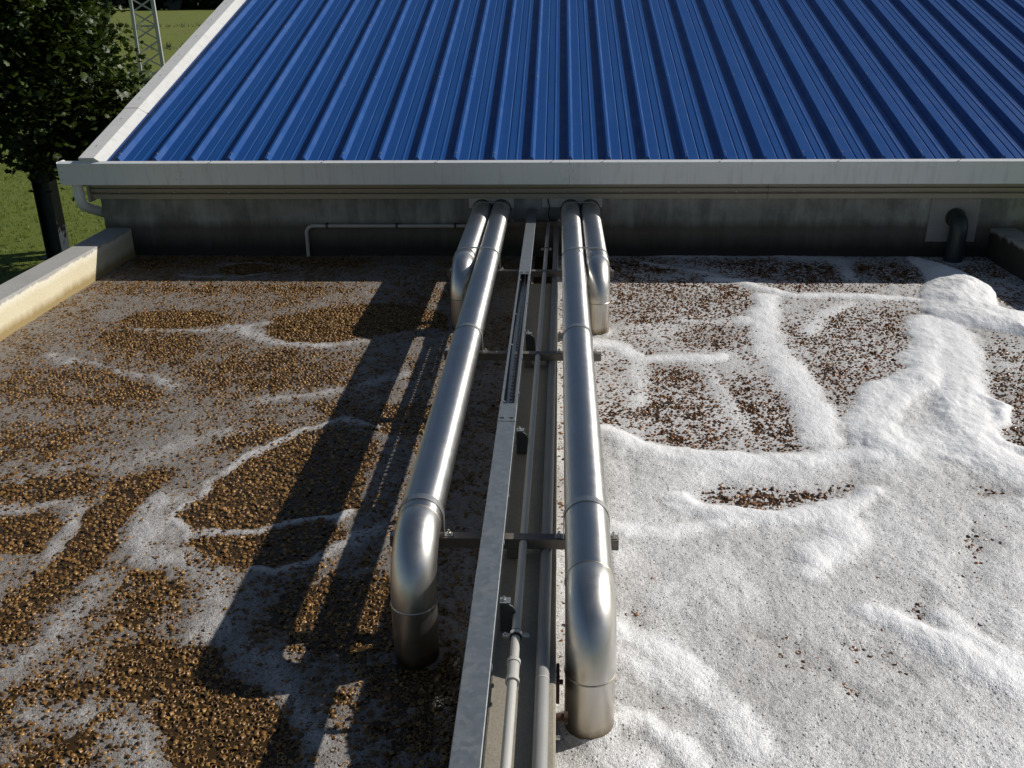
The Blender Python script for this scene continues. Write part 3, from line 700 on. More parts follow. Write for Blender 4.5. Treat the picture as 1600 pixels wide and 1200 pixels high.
MB().tube([(-4.26, RID_Y, RID_Z + .01), (BX1 + .02, RID_Y, RID_Z + .01)], .08, 10).build('ridge_cap', M['blue'], bld, smooth=True)
# verge flashing along the gable, two lengths with a lap between
vp_ = [(-4.272, -.16), (-4.272, .058), (-4.268, .062), (-4.130, .062), (-4.126, .060), (-4.058, .006), (-4.058, -.008), (-4.215, -.008), (-4.215, -.16)]
def verge(s0, s1, dh):
    n = len(vp_)
    vs = [rp(x, s, h + dh) for s in (s0, s1) for x, h in vp_]
    fs = [(k, (k + 1) % n, n + (k + 1) % n, n + k) for k in range(n)] + [tuple(range(n))[::-1], tuple(range(n, 2 * n))]
    o = MB().add(vs, fs).build('verge_flashing', M['white'], bld)
    sm = MB()
    s = s0 + .25
    while s < s1:
        sm.tube([rp(-4.20, s, dh + .060), rp(-4.20, s, dh + .067)], .006, 6); s += .62
    tag(sm.build('screw_row', M['bolt'], o), kind='stuff')
verge(-.03, 1.13, .0)
verge(1.10, ROOF_L, .004)
# gutter in sections
gut = bpy.data.objects.new('gutter', None); link(gut, bld); WORLD[gut] = Matrix.Identity(4); gut.matrix_parent_inverse = WORLD[bld].inverted()
GP = [(8.332, .950), (8.299, .934), (8.300, .908), (8.303, .902), (8.309, .742), (8.470, .742), (8.470, .930), (8.466, .930), (8.466, .747), (8.314, .747), (8.307, .903), (8.304, .930), (8.334, .944)]
for i, (a, b) in enumerate(((-4.47, -3.374), (-3.3715, .102), (.1045, 4.1), (4.1025, 8.35))):
    o = MB().prism_x(GP, a, b).build('gutter_section', M['gutter'], gut)
    sm = MB()
    for dx in (a + .03, b - .03):
        for zz in (.86, .79):
            sm.tube([(dx, 8.309, zz), (dx, 8.2985, zz)], .005, 6)
    x = a + .3
    while x < b:
        sm.tube([(x, 8.312, .948), (x, 8.312, .953)], .006, 6); x += 1.01
    tag(sm.build('screws', M['bolt'], gut), kind='stuff')
MB().prism_x([(8.302, .945), (8.312, .743), (8.468, .743), (8.468, .930), (8.44, .945)], -4.4735, -4.4705).build('end_cap', M['gutter'], gut)
# gutter outlet elbow at the left end
dp = [(-4.36, 8.385, .75), (-4.36, 8.385, .63)] + [(-4.36, 8.385 + .13 * (1 - math.cos(a)), .63 - .13 * math.sin(a)) for a in (.25, .5, .75, 1.0, 1.2)]
e = Vector(dp[-1]); dirv = Vector((0, math.sin(1.2), -math.cos(1.2)))
dp += [tuple(e + dirv * .38), tuple(e + dirv * .45 + Vector((.04, .02, -.01))), tuple(e + dirv * .47 + Vector((.14, .06, -.04))), tuple(e + dirv * .47 + Vector((.20, .08, -.12))), tuple(e + dirv * .47 + Vector((.20, .08, -2.4)))]
d = MB().tube(dp, .046, 16).build('downpipe', M['gutter'], bld, smooth=True)
MB().tube([(-4.36, 8.385, .665), (-4.36, 8.385, .625)], .0495, 16).build('collar', M['gutter'], d, smooth=True)
# backing plates round the pipe openings
MB().box(-.82, -.40, WALL_Y - .012, WALL_Y - .001, .46, .554).build('wall_plate', M['plate'], bld, bevel=.002)
MB().box(-.14, .412, WALL_Y - .012, WALL_Y - .001, .468, .554).build('wall_plate', M['plate'], bld, bevel=.002)

# ================================================================== PIPES
PR = .085
def steel_pipe(x, z, y_end, bend, label):
    root = thing('steel_pipe', (x, y_end, 0), label, 'pipe', 'stainless pipes bending down into the tanks')
    MB().tube([(x, WALL_Y + .1, z), (x, y_end + bend, z)], PR, 40).build('pipe_run', M['steel_run'], root, smooth=True)
    MB().tube([(x, y_end + bend - bend * math.sin(a), z - bend + bend * math.cos(a)) for a in [i * math.pi / 40 for i in range(21)]], PR * 1.004, 40, False).build('elbow', M['steel_elbow'], root, smooth=True)
    MB().tube([(x, y_end, z - bend), (x, y_end, -.35)], PR, 40).build('drop_pipe', M['steel_elbow'], root, smooth=True)
    for a, b in (((x, y_end + bend + .004, z), (x, y_end + bend - .004, z)), ((x, y_end, z - bend + .004), (x, y_end, z - bend - .004))):
        pth = [Vector(a).lerp(Vector(b), i / 4) for i in range(5)]
        MB().tube(pth, [PR + .0002, PR + .002, PR + .0028, PR + .002, PR + .0002], 40, False).build('weld_seam', M['weld'], root, smooth=True)
    MB().tube([(x, WALL_Y - .02, z), (x, WALL_Y - .004, z)], PR + .008, 32).build('wall_collar', M['rubber'], root, smooth=True)
    return root
Z0 = .45
X_R1, X_R2, X_L1, X_L2 = .122, .298, -.520, -.694
steel_pipe(X_R1, Z0, 2.525, .205, 'long stainless pipe dropping into the white foam, nearest the viewer')
steel_pipe(X_R2, Z0, 6.52, .205, 'short stainless pipe at far right bending down early into the foam')
steel_pipe(X_L1, Z0, 2.885, .205, 'long stainless pipe left of the cable tray, dropping into the brown tank')
steel_pipe(X_L2, Z0, 6.60, .205, 'short stainless pipe at far left, outermost beside the brown tank')

# ---- supports: cross bar on blocks, bent straps over the pipes
def strap_path(xs, ztop, r):
    pass
def support(y, x0, x1, pairs, label, feet=True):
    root = thing('pipe_support', (-.1, y, TOP), label, 'pipe support', 'cross bars carrying the pipes')
    zt = Z0 - PR - .002
    hw = .022
    # hollow square bar: outer box with recessed open ends
    m = MB(); O = [(-hw, zt - .044), (hw, zt - .044), (hw, zt), (-hw, zt)]
    I = [(-hw + .004, zt - .040), (hw - .004, zt - .040), (hw - .004, zt - .004), (-hw + .004, zt - .004)]
    vs = []
    for xx in (x0, x1):
        vs += [(xx, y + a, b) for a, b in O] + [(xx, y + a, b) for a, b in I]
    vs += [(x0 + .05, y + a, b) for a, b in I] + [(x1 - .05, y + a, b) for a, b in I]
    fs = [(k, (k + 1) % 4, 8 + (k + 1) % 4, 8 + k) for k in range(4)]
    fs += [(k, (k + 1) % 4, 4 + (k + 1) % 4, 4 + k) for k in range(4)] + [(8 + k, 8 + (k + 1) % 4, 12 + (k + 1) % 4, 12 + k) for k in range(4)]
    fs += [(4 + k, 4 + (k + 1) % 4, 16 + (k + 1) % 4, 16 + k) for k in range(4)] + [(12 + k, 12 + (k + 1) % 4, 20 + (k + 1) % 4, 20 + k) for k in range(4)]
    fs += [(16, 17, 18, 19), (20, 21, 22, 23)]
    m.add(vs, fs).build('cross_bar', M['bar'], root)
    if feet:
        for fx in (-.165, -.035):
            MB().box(fx - .022, fx + .022, y - .03, y + .03, TOP + .0005, zt - .0445).build('foot', M['bar'], root, bevel=.003)
    for xs in pairs:
        # band outline seen along Y, thickness 3 mm, width 30 mm
        r0, r1 = PR + .0012, PR + .0045
        def outline(r):
            a, b = xs[0], xs[-1]
            pts = [(a - r, zt + .001), (a - r, Z0)]
            n = 14
            if len(xs) == 1:
                pts += [(a + r * math.cos(t_), Z0 + r * math.sin(t_)) for t_ in [math.pi - math.pi * i / n for i in range(1, n)]]
            else:
                pts += [(a + r * math.cos(t_), Z0 + r * math.sin(t_)) for t_ in [math.pi - math.pi / 2 * i / 8 for i in range(1, 9)]]
                pts += [(b + r * math.cos(t_), Z0 + r * math.sin(t_)) for t_ in [math.pi / 2 - math.pi / 2 * i / 8 for i in range(0, 8)]]
            pts += [(b + r, Z0), (b + r, zt + .001)]
            return pts
        prof = outline(r1) + outline(r0)[::-1]
        n = len(prof); h = n // 2
        vs = [(x, y + d_, z) for d_ in (-.018, .018) for x, z in prof]
        fs = []
        for k in range(h - 1):
            a_, b_, c_, d_ = k, k + 1, n - 2 - k, n - 1 - k
            fs += [(a_, b_, c_, d_), (n + a_, n + d_, n + c_, n + b_), (a_, n + a_, n + b_, b_), (d_, c_, n + c_, n + d_)]
        fs += [(0, n - 1, 2 * n - 1, n), (h - 1, n + h - 1, n + h, h)]
        st = MB().add(vs, fs).build('strap', M['strap'], root, smooth=True)
        for sx, xx in ((-1, xs[0]), (1, xs[-1])):
            xa = xx + sx * (PR + .005); xb = xx + sx * (PR + .036)
            MB().box(min(xa, xb), max(xa, xb), y - .014, y + .014, zt + .0005, zt + .0045).build('strap_foot', M['strap'], st, bevel=.001)
            xc = (xa + xb) / 2
            MB().tube([(xc, y, zt + .005), (xc, y, zt + .013)], .010, 6).tube([(xc, y, zt + .013), (xc, y, zt + .024)], .005, 8).build('bolt', M['bolt'], st)
    return root
support(3.155, -.645, .248, [[X_L1], [X_R1]], 'nearest cross bar support under the two long pipes')
support(5.165, -.660, .262, [[X_L1], [X_R1]], 'middle cross bar support under the two long pipes')
support(6.905, -.835, .430, [[X_L2, X_L1], [X_R1, X_R2]], 'farthest cross bar support with wide straps over pipe pairs', False)
support(8.53, -.83, .43, [[X_L2, X_L1], [X_R1, X_R2]], 'shaded cross bar support against the building wall under the four pipes', False)

# ================================================================== CABLE TRAY
TX0, TX1, TZ0, TZ1 = -.268, -.194, .395, .455
tray = thing('cable_tray', (-.235, 2.0, TZ0), 'galvanised slotted cable tray running to the building, part of its cover missing', 'cable tray')
def slotted(axis, c, a0, a1, y0, y1, per, slot, s0, s1, t=.0015):
    """sheet with a row of real slots; axis 'x': plane x=c, a=z ; axis 'z': plane z=c, a=x"""
    m = MB()
    def put(b0, b1, yy0, yy1):
        if axis == 'x': m.box(c, c + t, yy0, yy1, b0, b1)
        else: m.box(b0, b1, yy0, yy1, c, c + t)
    put(a0, s0, y0, y1); put(s1, a1, y0, y1)
    y = y0
    while y < y1:
        put(s0, s1, y, min(y + per - slot, y1)); y += per
    return m
m = slotted('x', TX0, TZ0, TZ1, .9, 8.62, .045, .024, TZ0 + .018, TZ0 + .027)
m2 = slotted('x', TX1 - .0015, TZ0, TZ1, .9, 8.62, .045, .024, TZ0 + .018, TZ0 + .027)
m3 = slotted('z', TZ0, TX0 + .0016, TX1 - .0016, .9, 8.62, .045, .026, -.237, -.225)
m.build('tray_side', M['galv_in'], tray); m2.build('tray_side', M['galv_in'], tray); m3.build('tray_floor', M['galv_in'], tray)
for xx in (TX0, TX1):
    sx = 1 if xx == TX0 else -1
    a, b = sorted((xx - sx * .003, xx + sx * .009))
    MB().box(a, b, .9, 8.62, TZ1 + .0002, TZ1 + .004).build('rolled_edge', M['galv'], tray)
def lid(y0, y1, dz):
    z = TZ1 + .0045 + dz
    P = [(TX0 - .005, z - .012), (TX0 - .005, z), (TX0 - .003, z + .002), (TX1 + .003, z + .002), (TX1 + .005, z), (TX1 + .005, z - .012), (TX1 + .0038, z - .012), (TX1 + .0038, z - .001), (TX0 - .0038, z - .001), (TX0 - .0038, z - .012)]
    o = MB().prism_y(P, y0, y1).build('tray_cover', M['galv'], tray)
    return o
l1 = lid(.9, 3.998, 0); l2 = lid(4.0, 4.20, .003); l3 = lid(6.47, 8.60, 0)
for o, y in ((l2, 4.03), (l3, 6.50)):
    for xx in (TX0 + .015, TX1 - .015):
        MB().box(xx - .009, xx + .009, y - .004, y + .004, TZ1 + .0098, TZ1 + .0125).build('cover_clip', M['rubber'], o)
for y in (2.3, 3.0, 3.35, 4.4, 4.9, 5.35, 5.9, 6.4):
    MB().box(TX1 + .0005, TX1 + .007, y - .012, y + .012, TZ1 - .03, TZ1 - .018).build('clip', M['galv'], tray)
for y, sx in ((5.6, 1), (5.05, 1), (4.25, 1), (6.35, 1)):
    MB().bar((TX0 + .003, y, TZ1 + .006), (TX0 + .02, y - .012, TZ1 - .001), .006, .003).build('cover_tab', M['galv'], tray)
# cables lying in the open tray
for i, (cx, cr) in enumerate(((-.262, .008), (-.212, .0065))):
    P = [(cx + .006 * math.sin(y * 2.1 + i), y, TZ0 + .002 + cr) for y in np.arange(.95, 8.6, .15)]
    tag(MB().tube([tuple(map(float, p)) for p in P], cr, 8).build('cable', M['rubber'], None, smooth=True), ('thick' if i == 0 else 'thin') + ' black cable lying in the open cable tray, ' + ('left one' if i == 0 else 'right one'), 'cable', 'cables in the tray')

# brackets between tray and divider wall
for y, lab in ((2.675, 'nearest dark bracket holding the cable tray above the divider'), (4.03, 'second dark tray bracket, below the near cover end'), (5.39, 'farthest dark tray bracket, beside the open cable tray')):
    root = thing('tray_bracket', (-.16, y, TOP), lab, 'bracket', 'brackets under the cable tray')
    P = [(-.186, TOP + .003), (-.130, TOP + .003), (-.1285, TOP + .04), (-.132, TOP + .085), (-.142, TOP + .108), (-.155, TOP + .116), (-.186, TOP + .118)]
    MB().prism_y(P, y - .004, y + .004).build('upright', M['bracket'], root, bevel=.001)
    MB().box(-.186, -.130, y + .0045, y + .05, TOP + .0005, TOP + .006).build('foot_plate', M['bracket'], root)
    MB().box(-.1865, -.150, y - .004, y + .03, TOP + .119, TOP + .123).build('arm', M['galv'], root)
    MB().tube([(-.172, y + .012, TOP + .1235), (-.172, y + .012, TOP + .140)], .004, 8).tube([(-.172, y + .012, TOP + .1235), (-.172, y + .012, TOP + .130)], .008, 6).build('bolt', M['bolt'], root)

# ================================================================== CONDUITS ON THE DIVIDER
def conduit(name, P, r, label, cat, mat, group=None):
    root = thing(name, P[0], label, cat, group)
    MB().tube(P, r, 18).build('pipe', mat, root, smooth=True)
    return root
cx = lambda y: -.131 + (y - 2.0) * .0075
cz = .345
thin = conduit('conduit_pipe', [(cx(y), y, cz) for y in (.9, 2.0, 4, 6, 7.6, WALL_Y - .001)], .0155, 'thin light grey conduit pipe with clamps along the divider wall', 'conduit', M['pvc'])
for y0 in (2.385, ):
    c = MB().tube([(cx(y0), y0 - .045, cz), (cx(y0), y0 + .045, cz)], .0195, 18).build('coupling', M['pvc'], thin, smooth=True)
    for yy in (y0 - .043, y0 + .043):
        MB().tube([(cx(yy), yy - .008, cz), (cx(yy), yy + .008, cz)], .0225, 18).build('coupling_ring', M['pvc'], c, smooth=True)
for yy in (2.565, 5.185, 7.6):
    cl_ = MB().tube([(cx(yy), yy - .014, cz), (cx(yy), yy + .014, cz)], .0205, 18).build('clamp_lining', M['rubber'], thin, smooth=True)
    MB().tube([(cx(yy), yy - .008, cz), (cx(yy), yy + .008, cz)], .0228, 18).build('clamp_band', M['bolt'], cl_, smooth=True)
    for s in (-1, 1):
        a, b = sorted((cx(yy) + s * .022, cx(yy) + s * .044))
        MB().box(a, b, yy - .008, yy + .008, cz - .004, cz + .004).build('clamp_ear', M['bolt'], cl_, bevel=.001)
        MB().tube([(cx(yy) + s * .035, yy, cz - .012), (cx(yy) + s * .035, yy, cz + .012)], .0035, 8).build('clamp_screw', M['bolt'], cl_)
    if yy < 7:
        MB().tube([(cx(yy), yy, cz - .02), (cx(yy), yy, TOP + .001)], .005, 8).build('clamp_stud', M['bolt'], cl_)
fx = lambda y: -.0375 + (y - 2) * .0045
fat = conduit('conduit_pipe', [(fx(y), y, TOP + .0235) for y in (.9, 2.0, 4, 6, 7.6, WALL_Y - .001)], .0225, 'thicker dull grey pipe lying on the divider wall beside the right steel pipe', 'conduit', M['pvc_fat'])
MB().tube([(fx(2.40), 2.395, TOP + .0235), (fx(2.40), 2.401, TOP + .0235)], .0235, 18).build('joint_ring', M['pvc'], fat, smooth=True)
# anchors on the divider's foam side
a1 = thing('wall_anchor', (.02, 2.49, .22), 'dark rusty plate on the divider side between the pipe and foam', 'anchor')
MB().box(.0085, .020, 2.44, 2.535, .17, .262).build('plate', M['rust'], a1, bevel=.003)
MB().tube([(.02, 2.49, .22), (.032, 2.49, .22)], .009, 6).build('bolt', M['rust'], a1)
a2 = thing('wall_anchor', (.02, 2.31, .2), 'dark rusty round stub beside the base of the nearest steel pipe', 'anchor')
MB().tube([(.0085, 2.33, .215), (.034, 2.33, .215)], .014, 12).tube([(.034, 2.33, .215), (.046, 2.33, .215)], .020, 12).build('stub', M['rust'], a2, smooth=True)
MB().tube([(.0085, 2.27, .19), (.022, 2.27, .19)], .007, 6).build('bolt', M['bolt'], a2)
# black cables hanging out of the wall
P = [(-.085, WALL_Y - .004, .55), (-.088, WALL_Y - .03, .53), (-.072, WALL_Y - .05, .48), (-.082, WALL_Y - .06, .42), (-.07, WALL_Y - .08, .36), (-.06, WALL_Y - .12, .33)]
tag(MB().tube(P, .006, 8).build('cable', M['rubber'], None, smooth=True), 'black cable hanging from the building wall between the pipe pairs', 'cable')

# ================================================================== WALL PIPES
wc = thing('wall_conduit', (-2.36, WALL_Y - .03, 0), 'thin grey pipe along the shaded wall bending down into the brown tank', 'conduit')
yy = WALL_Y - .028
P = [(-.80, yy, .297), (-2.29, yy, .297)] + [(-2.29 - .07 * math.sin(a), yy, .227 + .07 * math.cos(a)) for a in (.3, .6, .9, 1.2, 1.5)] + [(-2.36, yy, .15), (-2.365, yy, -.15)]
MB().tube(P, .017, 14).build('pipe', M['pvc'], wc, smooth=True)
for x in (-2.16, -1.5, -.95):
    MB().box(x - .010, x + .010, yy - .022, WALL_Y - .0005, .272, .322).build('pipe_clip', M['pvc_dark'], wc, bevel=.003)
op = thing('outlet_pipe', (3.6, WALL_Y - .15, 0), 'dark grey outlet pipe on pale square plate, bending down into the foam', 'pipe')
MB().box(3.376, 3.816, WALL_Y - .016, WALL_Y - .001, .150, .548).build('backing_plate', M['plate_dull'], op, bevel=.003)
P = [(3.605, WALL_Y - .01, .375), (3.605, WALL_Y - .05, .375)] + [(3.605, WALL_Y - .05 - .09 * math.sin(a), .285 + .09 * math.cos(a)) for a in [i * math.pi / 16 for i in range(1, 9)]] + [(3.605, WALL_Y - .14, .02), (3.605, WALL_Y - .14, -.2)]
MB().tube(P, .078, 28).build('elbow', M['pvc_dark'], op, smooth=True)
MB().tube([(3.605, WALL_Y - .05, .375), (3.605, WALL_Y - .017, .375)], .086, 28).build('collar', M['pvc_dark'], op, smooth=True)

# ================================================================== FOAM AND CARRIERS
def rows_y():
    ys = [.45, .8, 1.1, 1.3, 1.45, 1.55]
    y = 1.6
    while y < 8.645:
        ys.append(y); y += max(.005, .003 * y)
    ys.append(8.648)
    return np.array(ys)
YS = rows_y()
def field_left(x, y):
    wx = x + .05 * fbm(x, y, 5, 3, 40); wy = y + .07 * fbm(x, y, 5, 3, 50)
    base = .0034 + .0046 * fbm(x * 1.0, y * .6, 3.2, 5, 1, .6) + .0052 * fbm(x, y * .8, 18, 4, 20, .68)
    pool = np.zeros_like(x)
    for d, P in POOLS_L:
        k = near(wx, wy, P, .3)
        if k.any():
            s = np.clip(.5 - sdf_poly(wx[k], wy[k], P) / (.20 if d > .85 else .45), 0, 1)
            pool[k] = np.maximum(pool[k], (d if d > .85 else d * .72) * s * s * (3 - 2 * s))
    st = np.zeros_like(x)
    for w_, h_, P in STREAKS_L:
        k = near(wx, wy, P, w_ * 1.6)
        if k.any():
            q = np.clip(1 - dist_line(wx[k], wy[k], P) / (w_ * 1.7), 0, 1)
            st[k] = np.maximum(st[k], h_ * q * q * (3 - 2 * q))
    pool = pool * (1 - .8 * np.clip(st * 1.2, 0, 1))
    st = st * np.clip(.85 + .6 * fbm(x, y, 9, 4, 60), 0, 1.3)
    L = base - .0125 * pool + .0045 * st + .0022 * fbm(x, y, 30, 3, 70) + .0012 * fbm(x, y, 90, 2, 80)
    for px, py in ((X_L1, 2.885), (X_L2, 6.6)):
        L = L + .003 * np.exp(-(np.abs(np.hypot(x - px, y - py) - PR) / .02) ** 1.3)
    thick = np.clip(.16 + 20 * np.clip(L, -.002, .03) + .42 * st, 0, 1) 
    return L, thick
def smax(a, b, k=.012):
    h = np.clip(.5 + .5 * (a - b) / k, 0, 1)
    return np.maximum(b + (a - b) * h + k * h * (1 - h) - k * .25 * np.clip(1 - (a + b) / k, 0, 1), 0)
def field_right(x, y):
    wx = x + .045 * fbm(x, y, 4, 2, 140); wy = y + .06 * fbm(x, y, 4, 2, 150)
    film = .0044 + .0045 * fbm(x, y * .7, 4.5, 5, 101, .6) + .0034 * fbm(x, y * .8, 15, 3, 120, .6)
    area = np.zeros_like(x); ridge = np.zeros_like(x)
    for h_, P in AREAS_R:
        k = near(wx, wy, P, .3)
        if not k.any(): continue
        sd = sdf_poly(wx[k], wy[k], P)
        if h_ > .05:
            q = np.clip(-sd / .30, 0, 1)
            ridge[k] = smax(ridge[k], h_ * (1 - (1 - q) ** 2.4))
        else:
            q = np.clip(.5 - sd / .2, 0, 1)
            area[k] = np.maximum(area[k], h_ * q * q * (3 - 2 * q))
    pool = np.zeros_like(x)
    jag = fbm(x, y, 16, 3, 190); jag2 = fbm(x, y, 6, 3, 191)
    for d, P in POOLS_R:
        k = near(wx, wy, P, .25)
        if k.any():
            s = np.clip(.5 - (sdf_poly(wx[k], wy[k], P) + .03 * jag[k]) / .20, 0, 1)
            pool[k] = np.maximum(pool[k], d * s * s * (3 - 2 * s))
    for w_, h_, P in RIDGES_R:
        k = near(wx, wy, P, w_ * 2.2)
        if k.any():
            q = np.clip(1 - ((dist_line(wx[k], wy[k], P) + w_ * (.30 * jag2[k] + .25 * jag[k])) / (w_ * 2.0)) ** 2, 0, 1)
            ridge[k] = smax(ridge[k], .62 * h_ * q ** 1.3)
    lump = .8 + .4 * fbm(x, y, 2.6, 2, 160) + .16 * fbm(x, y, 9, 3, 165)
    ridge = ridge * np.clip(lump, .3, 1.6)
    cov = np.clip(ridge / .02, 0, 1)
    film = film + area * (1 + .75 * fbm(x, y, 6, 5, 175, .65)) - pool * (.0060 + 1.0 * area) * (1 - .85 * cov)
    film = np.where(film > .001, film, .001 + (film - .001) * .28) + .0012 * fbm(x, y, 20, 3, 176)
    ridge = ridge + np.clip(area / .0125, 0, 1) * .010 * np.clip(fbm(x * .8 + y * .5, y * .45 - x * .35, 3.2, 3, 198), 0, 1)
    L = film + ridge + (.0016 + .05 * ridge) * fbm(x, y, 30, 3, 170) + .0012 * fbm(x, y, 95, 2, 180)
    for px, py in ((X_R1, 2.525), (X_R2, 6.52)):
        dd = np.hypot(x - px, y - py) - PR
        L = L + .016 * np.exp(-(np.abs(dd) / .022) ** 1.3)
    thick = np.clip(.325 + 11 * np.clip(L, -.005, .03) + .24 * fbm(x, y, 2.6, 4, 195) , 0, 1)
    thick = np.clip(thick + .9 * np.clip(ridge / .035, 0, 1) ** .8, 0, 1)
    return L, thick
def make_foam(x0, x1, field, mat, label, dx, edge):
    xs = np.linspace(x0, x1, int((x1 - x0) / dx) + 1)
    X, Y = np.meshgrid(xs, YS)
    # jitter so that no grid direction shows
    jx = (rng.random(X.shape) - .5) * dx * .5; jy = (rng.random(X.shape) - .5) * np.gradient(YS)[:, None] * .5
    jx[:, [0, -1]] = 0; jy[[0, -1], :] = 0
    X = X + jx; Y = Y + jy
    L, T = field(X, Y)
    nr, nc = X.shape
    idx = np.arange(nr * nc).reshape(nr, nc)
    keep = np.maximum.reduce([L[:-1, :-1], L[1:, :-1], L[:-1, 1:], L[1:, 1:]]) > -.0035
    q = np.stack([idx[:-1, :-1], idx[:-1, 1:], idx[1:, 1:], idx[1:, :-1]], -1)[keep]
    used = np.unique(q); remap = np.full(nr * nc, -1); remap[used] = np.arange(len(used))
    q = remap[q]
    co = np.stack([X, Y, L], -1).reshape(-1, 3)[used]
    me = bpy.data.meshes.new('foam')
    me.vertices.add(len(co)); me.vertices.foreach_set('co', co.astype(np.float32).ravel())
    me.loops.add(q.size); me.loops.foreach_set('vertex_index', q.astype(np.int32).ravel())
    me.polygons.add(len(q)); me.polygons.foreach_set('loop_start', np.arange(0, q.size, 4, dtype=np.int32))
    me.polygons.foreach_set('use_smooth', np.ones(len(q), bool))
    me.update(calc_edges=True)
    at = me.attributes.new('thick', 'FLOAT', 'POINT')
    at.data.foreach_set('value', T.ravel()[used].astype(np.float32))
    me.materials.append(mat)
    return tag(link(bpy.data.objects.new('foam', me)), label, 'foam', kind='stuff')
make_foam(-4.052, -.203, field_left, M['foam_left'], 'thin grey foam film swirling over the brown carriers in the left tank', .008, 0)
make_foam(.006, 3.947, field_right, M['foam_right'], 'thick white foam in ridges over the right tank', .0078, 0)

def carrier_template(n, hole):
    """short ribbed tube; local axis z, radius 1, half length .62"""
    v = []; f = []
    rings = [[(1.0, -.62), (1.0, .62)], [(1.0, -.62), (1.0, .62), (.55, .42)], [(1.0, -.62), (1.0, .62), (.70, .62), (.70, .12)]][hole]
    for r, z in rings:
        for k in range(n):
            a = 2 * math.pi * k / n
            v.append((r * math.cos(a), r * math.sin(a), z))
    for i in range(len(rings) - 1):
        for k in range(n):
            f.append((i * n + k, i * n + (k + 1) % n, (i + 1) * n + (k + 1) % n, (i + 1) * n + k))
    i = len(rings) - 1
    v.append((0, 0, rings[-1][1] + (.05 if hole == 2 else .04))); c = len(v) - 1
    tri = [(i * n + k, i * n + (k + 1) % n, c) for k in range(n)]
    return np.array(v), np.array(f), np.array(tri)
def make_carriers(x0, x1, field, mat, label, prob, rad, tone0):
    sp = rad * 1.95
    xs = np.arange(x0 + .012, x1 - .012, sp); ys = np.arange(1.45, 8.63, sp * .88)
    X, Y = np.meshgrid(xs, ys); X = X + (np.arange(len(ys)) % 2)[:, None] * sp * .5
    X = X.ravel(); Y = Y.ravel()
    X = X + rng.normal(0, sp * .2, X.size); Y = Y + rng.normal(0, sp * .2, X.size)
    k = (np.abs(X + .05 * Y) < .66 * Y + 1.2) & (X > x0 + .011) & (X < x1 - .011) & (Y < 8.635) & (rng.random(X.size) < prob)
    # not inside the drop pipes
    for px, py in ((X_R1, 2.525), (X_R2, 6.52), (X_L1, 2.885), (X_L2, 6.6), (3.605, WALL_Y - .18)):
        k &= (X - px) ** 2 + (Y - py) ** 2 > .097 ** 2
    X = X[k]; Y = Y[k]
    L, _ = field(X, Y)
    Zc = rng.normal(-.0046, .0026, X.size)
    vis = Zc + rad * .95 > L - .001
    X, Y, Zc = X[vis], Y[vis], Zc[vis]
    N = X.size
    # random orientation, tubes lie or stand at a tilt
    tilt = np.where(rng.random(N) < .55, rng.normal(0, .35, N), rng.normal(1.35, .3, N)); az = rng.random(N) * 6.283; spin = rng.random(N) * 6.283
    ct, st_, ca, sa, cp, sp_ = np.cos(tilt), np.sin(tilt), np.cos(az), np.sin(az), np.cos(spin), np.sin(spin)
    Rm = np.empty((N, 3, 3))
    Rm[:, 0, 0] = ca * ct * cp - sa * sp_; Rm[:, 0, 1] = -ca * ct * sp_ - sa * cp; Rm[:, 0, 2] = ca * st_
    Rm[:, 1, 0] = sa * ct * cp + ca * sp_; Rm[:, 1, 1] = -sa * ct * sp_ + ca * cp; Rm[:, 1, 2] = sa * st_
    Rm[:, 2, 0] = -st_ * cp; Rm[:, 2, 1] = st_ * sp_; Rm[:, 2, 2] = ct
    size = rad * rng.uniform(.85, 1.1, N)
    tone = np.clip(tone0 + rng.normal(0, .2, N), 0, 1)
    co_all, lt, ls, tn = [], [], [], []
    off = 0; loops = []; starts = []; lo = 0
    for sel, tpl in ((Y < 3.3, carrier_template(7, 2)), ((Y >= 3.3) & (Y < 4.6), carrier_template(6, 1)), (Y >= 4.6, carrier_template(5, 0))):
        v, f, tr = tpl
        n_ = int(sel.sum())
        if not n_: continue
        P = np.einsum('nij,vj->nvi', Rm[sel], v) * size[sel][:, None, None] + np.stack([X, Y, Zc], -1)[sel][:, None, :]
        co_all.append(P.reshape(-1, 3))
        base = off + np.arange(n_)[:, None, None] * len(v)
        F4 = (f[None] + base).reshape(-1, 4); F3 = (tr[None] + base).reshape(-1, 3)
        loops += [F4.ravel(), F3.ravel()]
        starts += [lo + np.arange(len(F4)) * 4, lo + F4.size + np.arange(len(F3)) * 3]
        lo += F4.size + F3.size
        off += n_ * len(v)
        tn.append(np.repeat(tone[sel], len(v)))
    co = np.concatenate(co_all); lp = np.concatenate(loops); stt = np.concatenate(starts)
    me = bpy.data.meshes.new('carriers')
    me.vertices.add(len(co)); me.vertices.foreach_set('co', co.astype(np.float32).ravel())
    me.loops.add(len(lp)); me.loops.foreach_set('vertex_index', lp.astype(np.int32))
    me.polygons.add(len(stt)); me.polygons.foreach_set('loop_start', stt.astype(np.int32))
    me.update(calc_edges=True)
    at = me.attributes.new('tone', 'FLOAT', 'POINT'); at.data.foreach_set('value', np.concatenate(tn).astype(np.float32))
    me.materials.append(mat)
    print('carriers', N, 'tris', len(lp) - 2 * len(stt))
    return tag(link(bpy.data.objects.new('plastic_carriers', me)), label, 'carriers', kind='stuff')
make_carriers(-4.052, -.203, field_left, M['carrier_left'], 'amber brown plastic carrier rings floating in the left tank', .97, .0113, .5)
make_carriers(.006, 3.947, field_right, M['carrier_right'], 'brown plastic carrier rings showing through the white foam', .70, .0110, .52)
def flat(x, y): return np.full(x.shape, -.01), x * 0

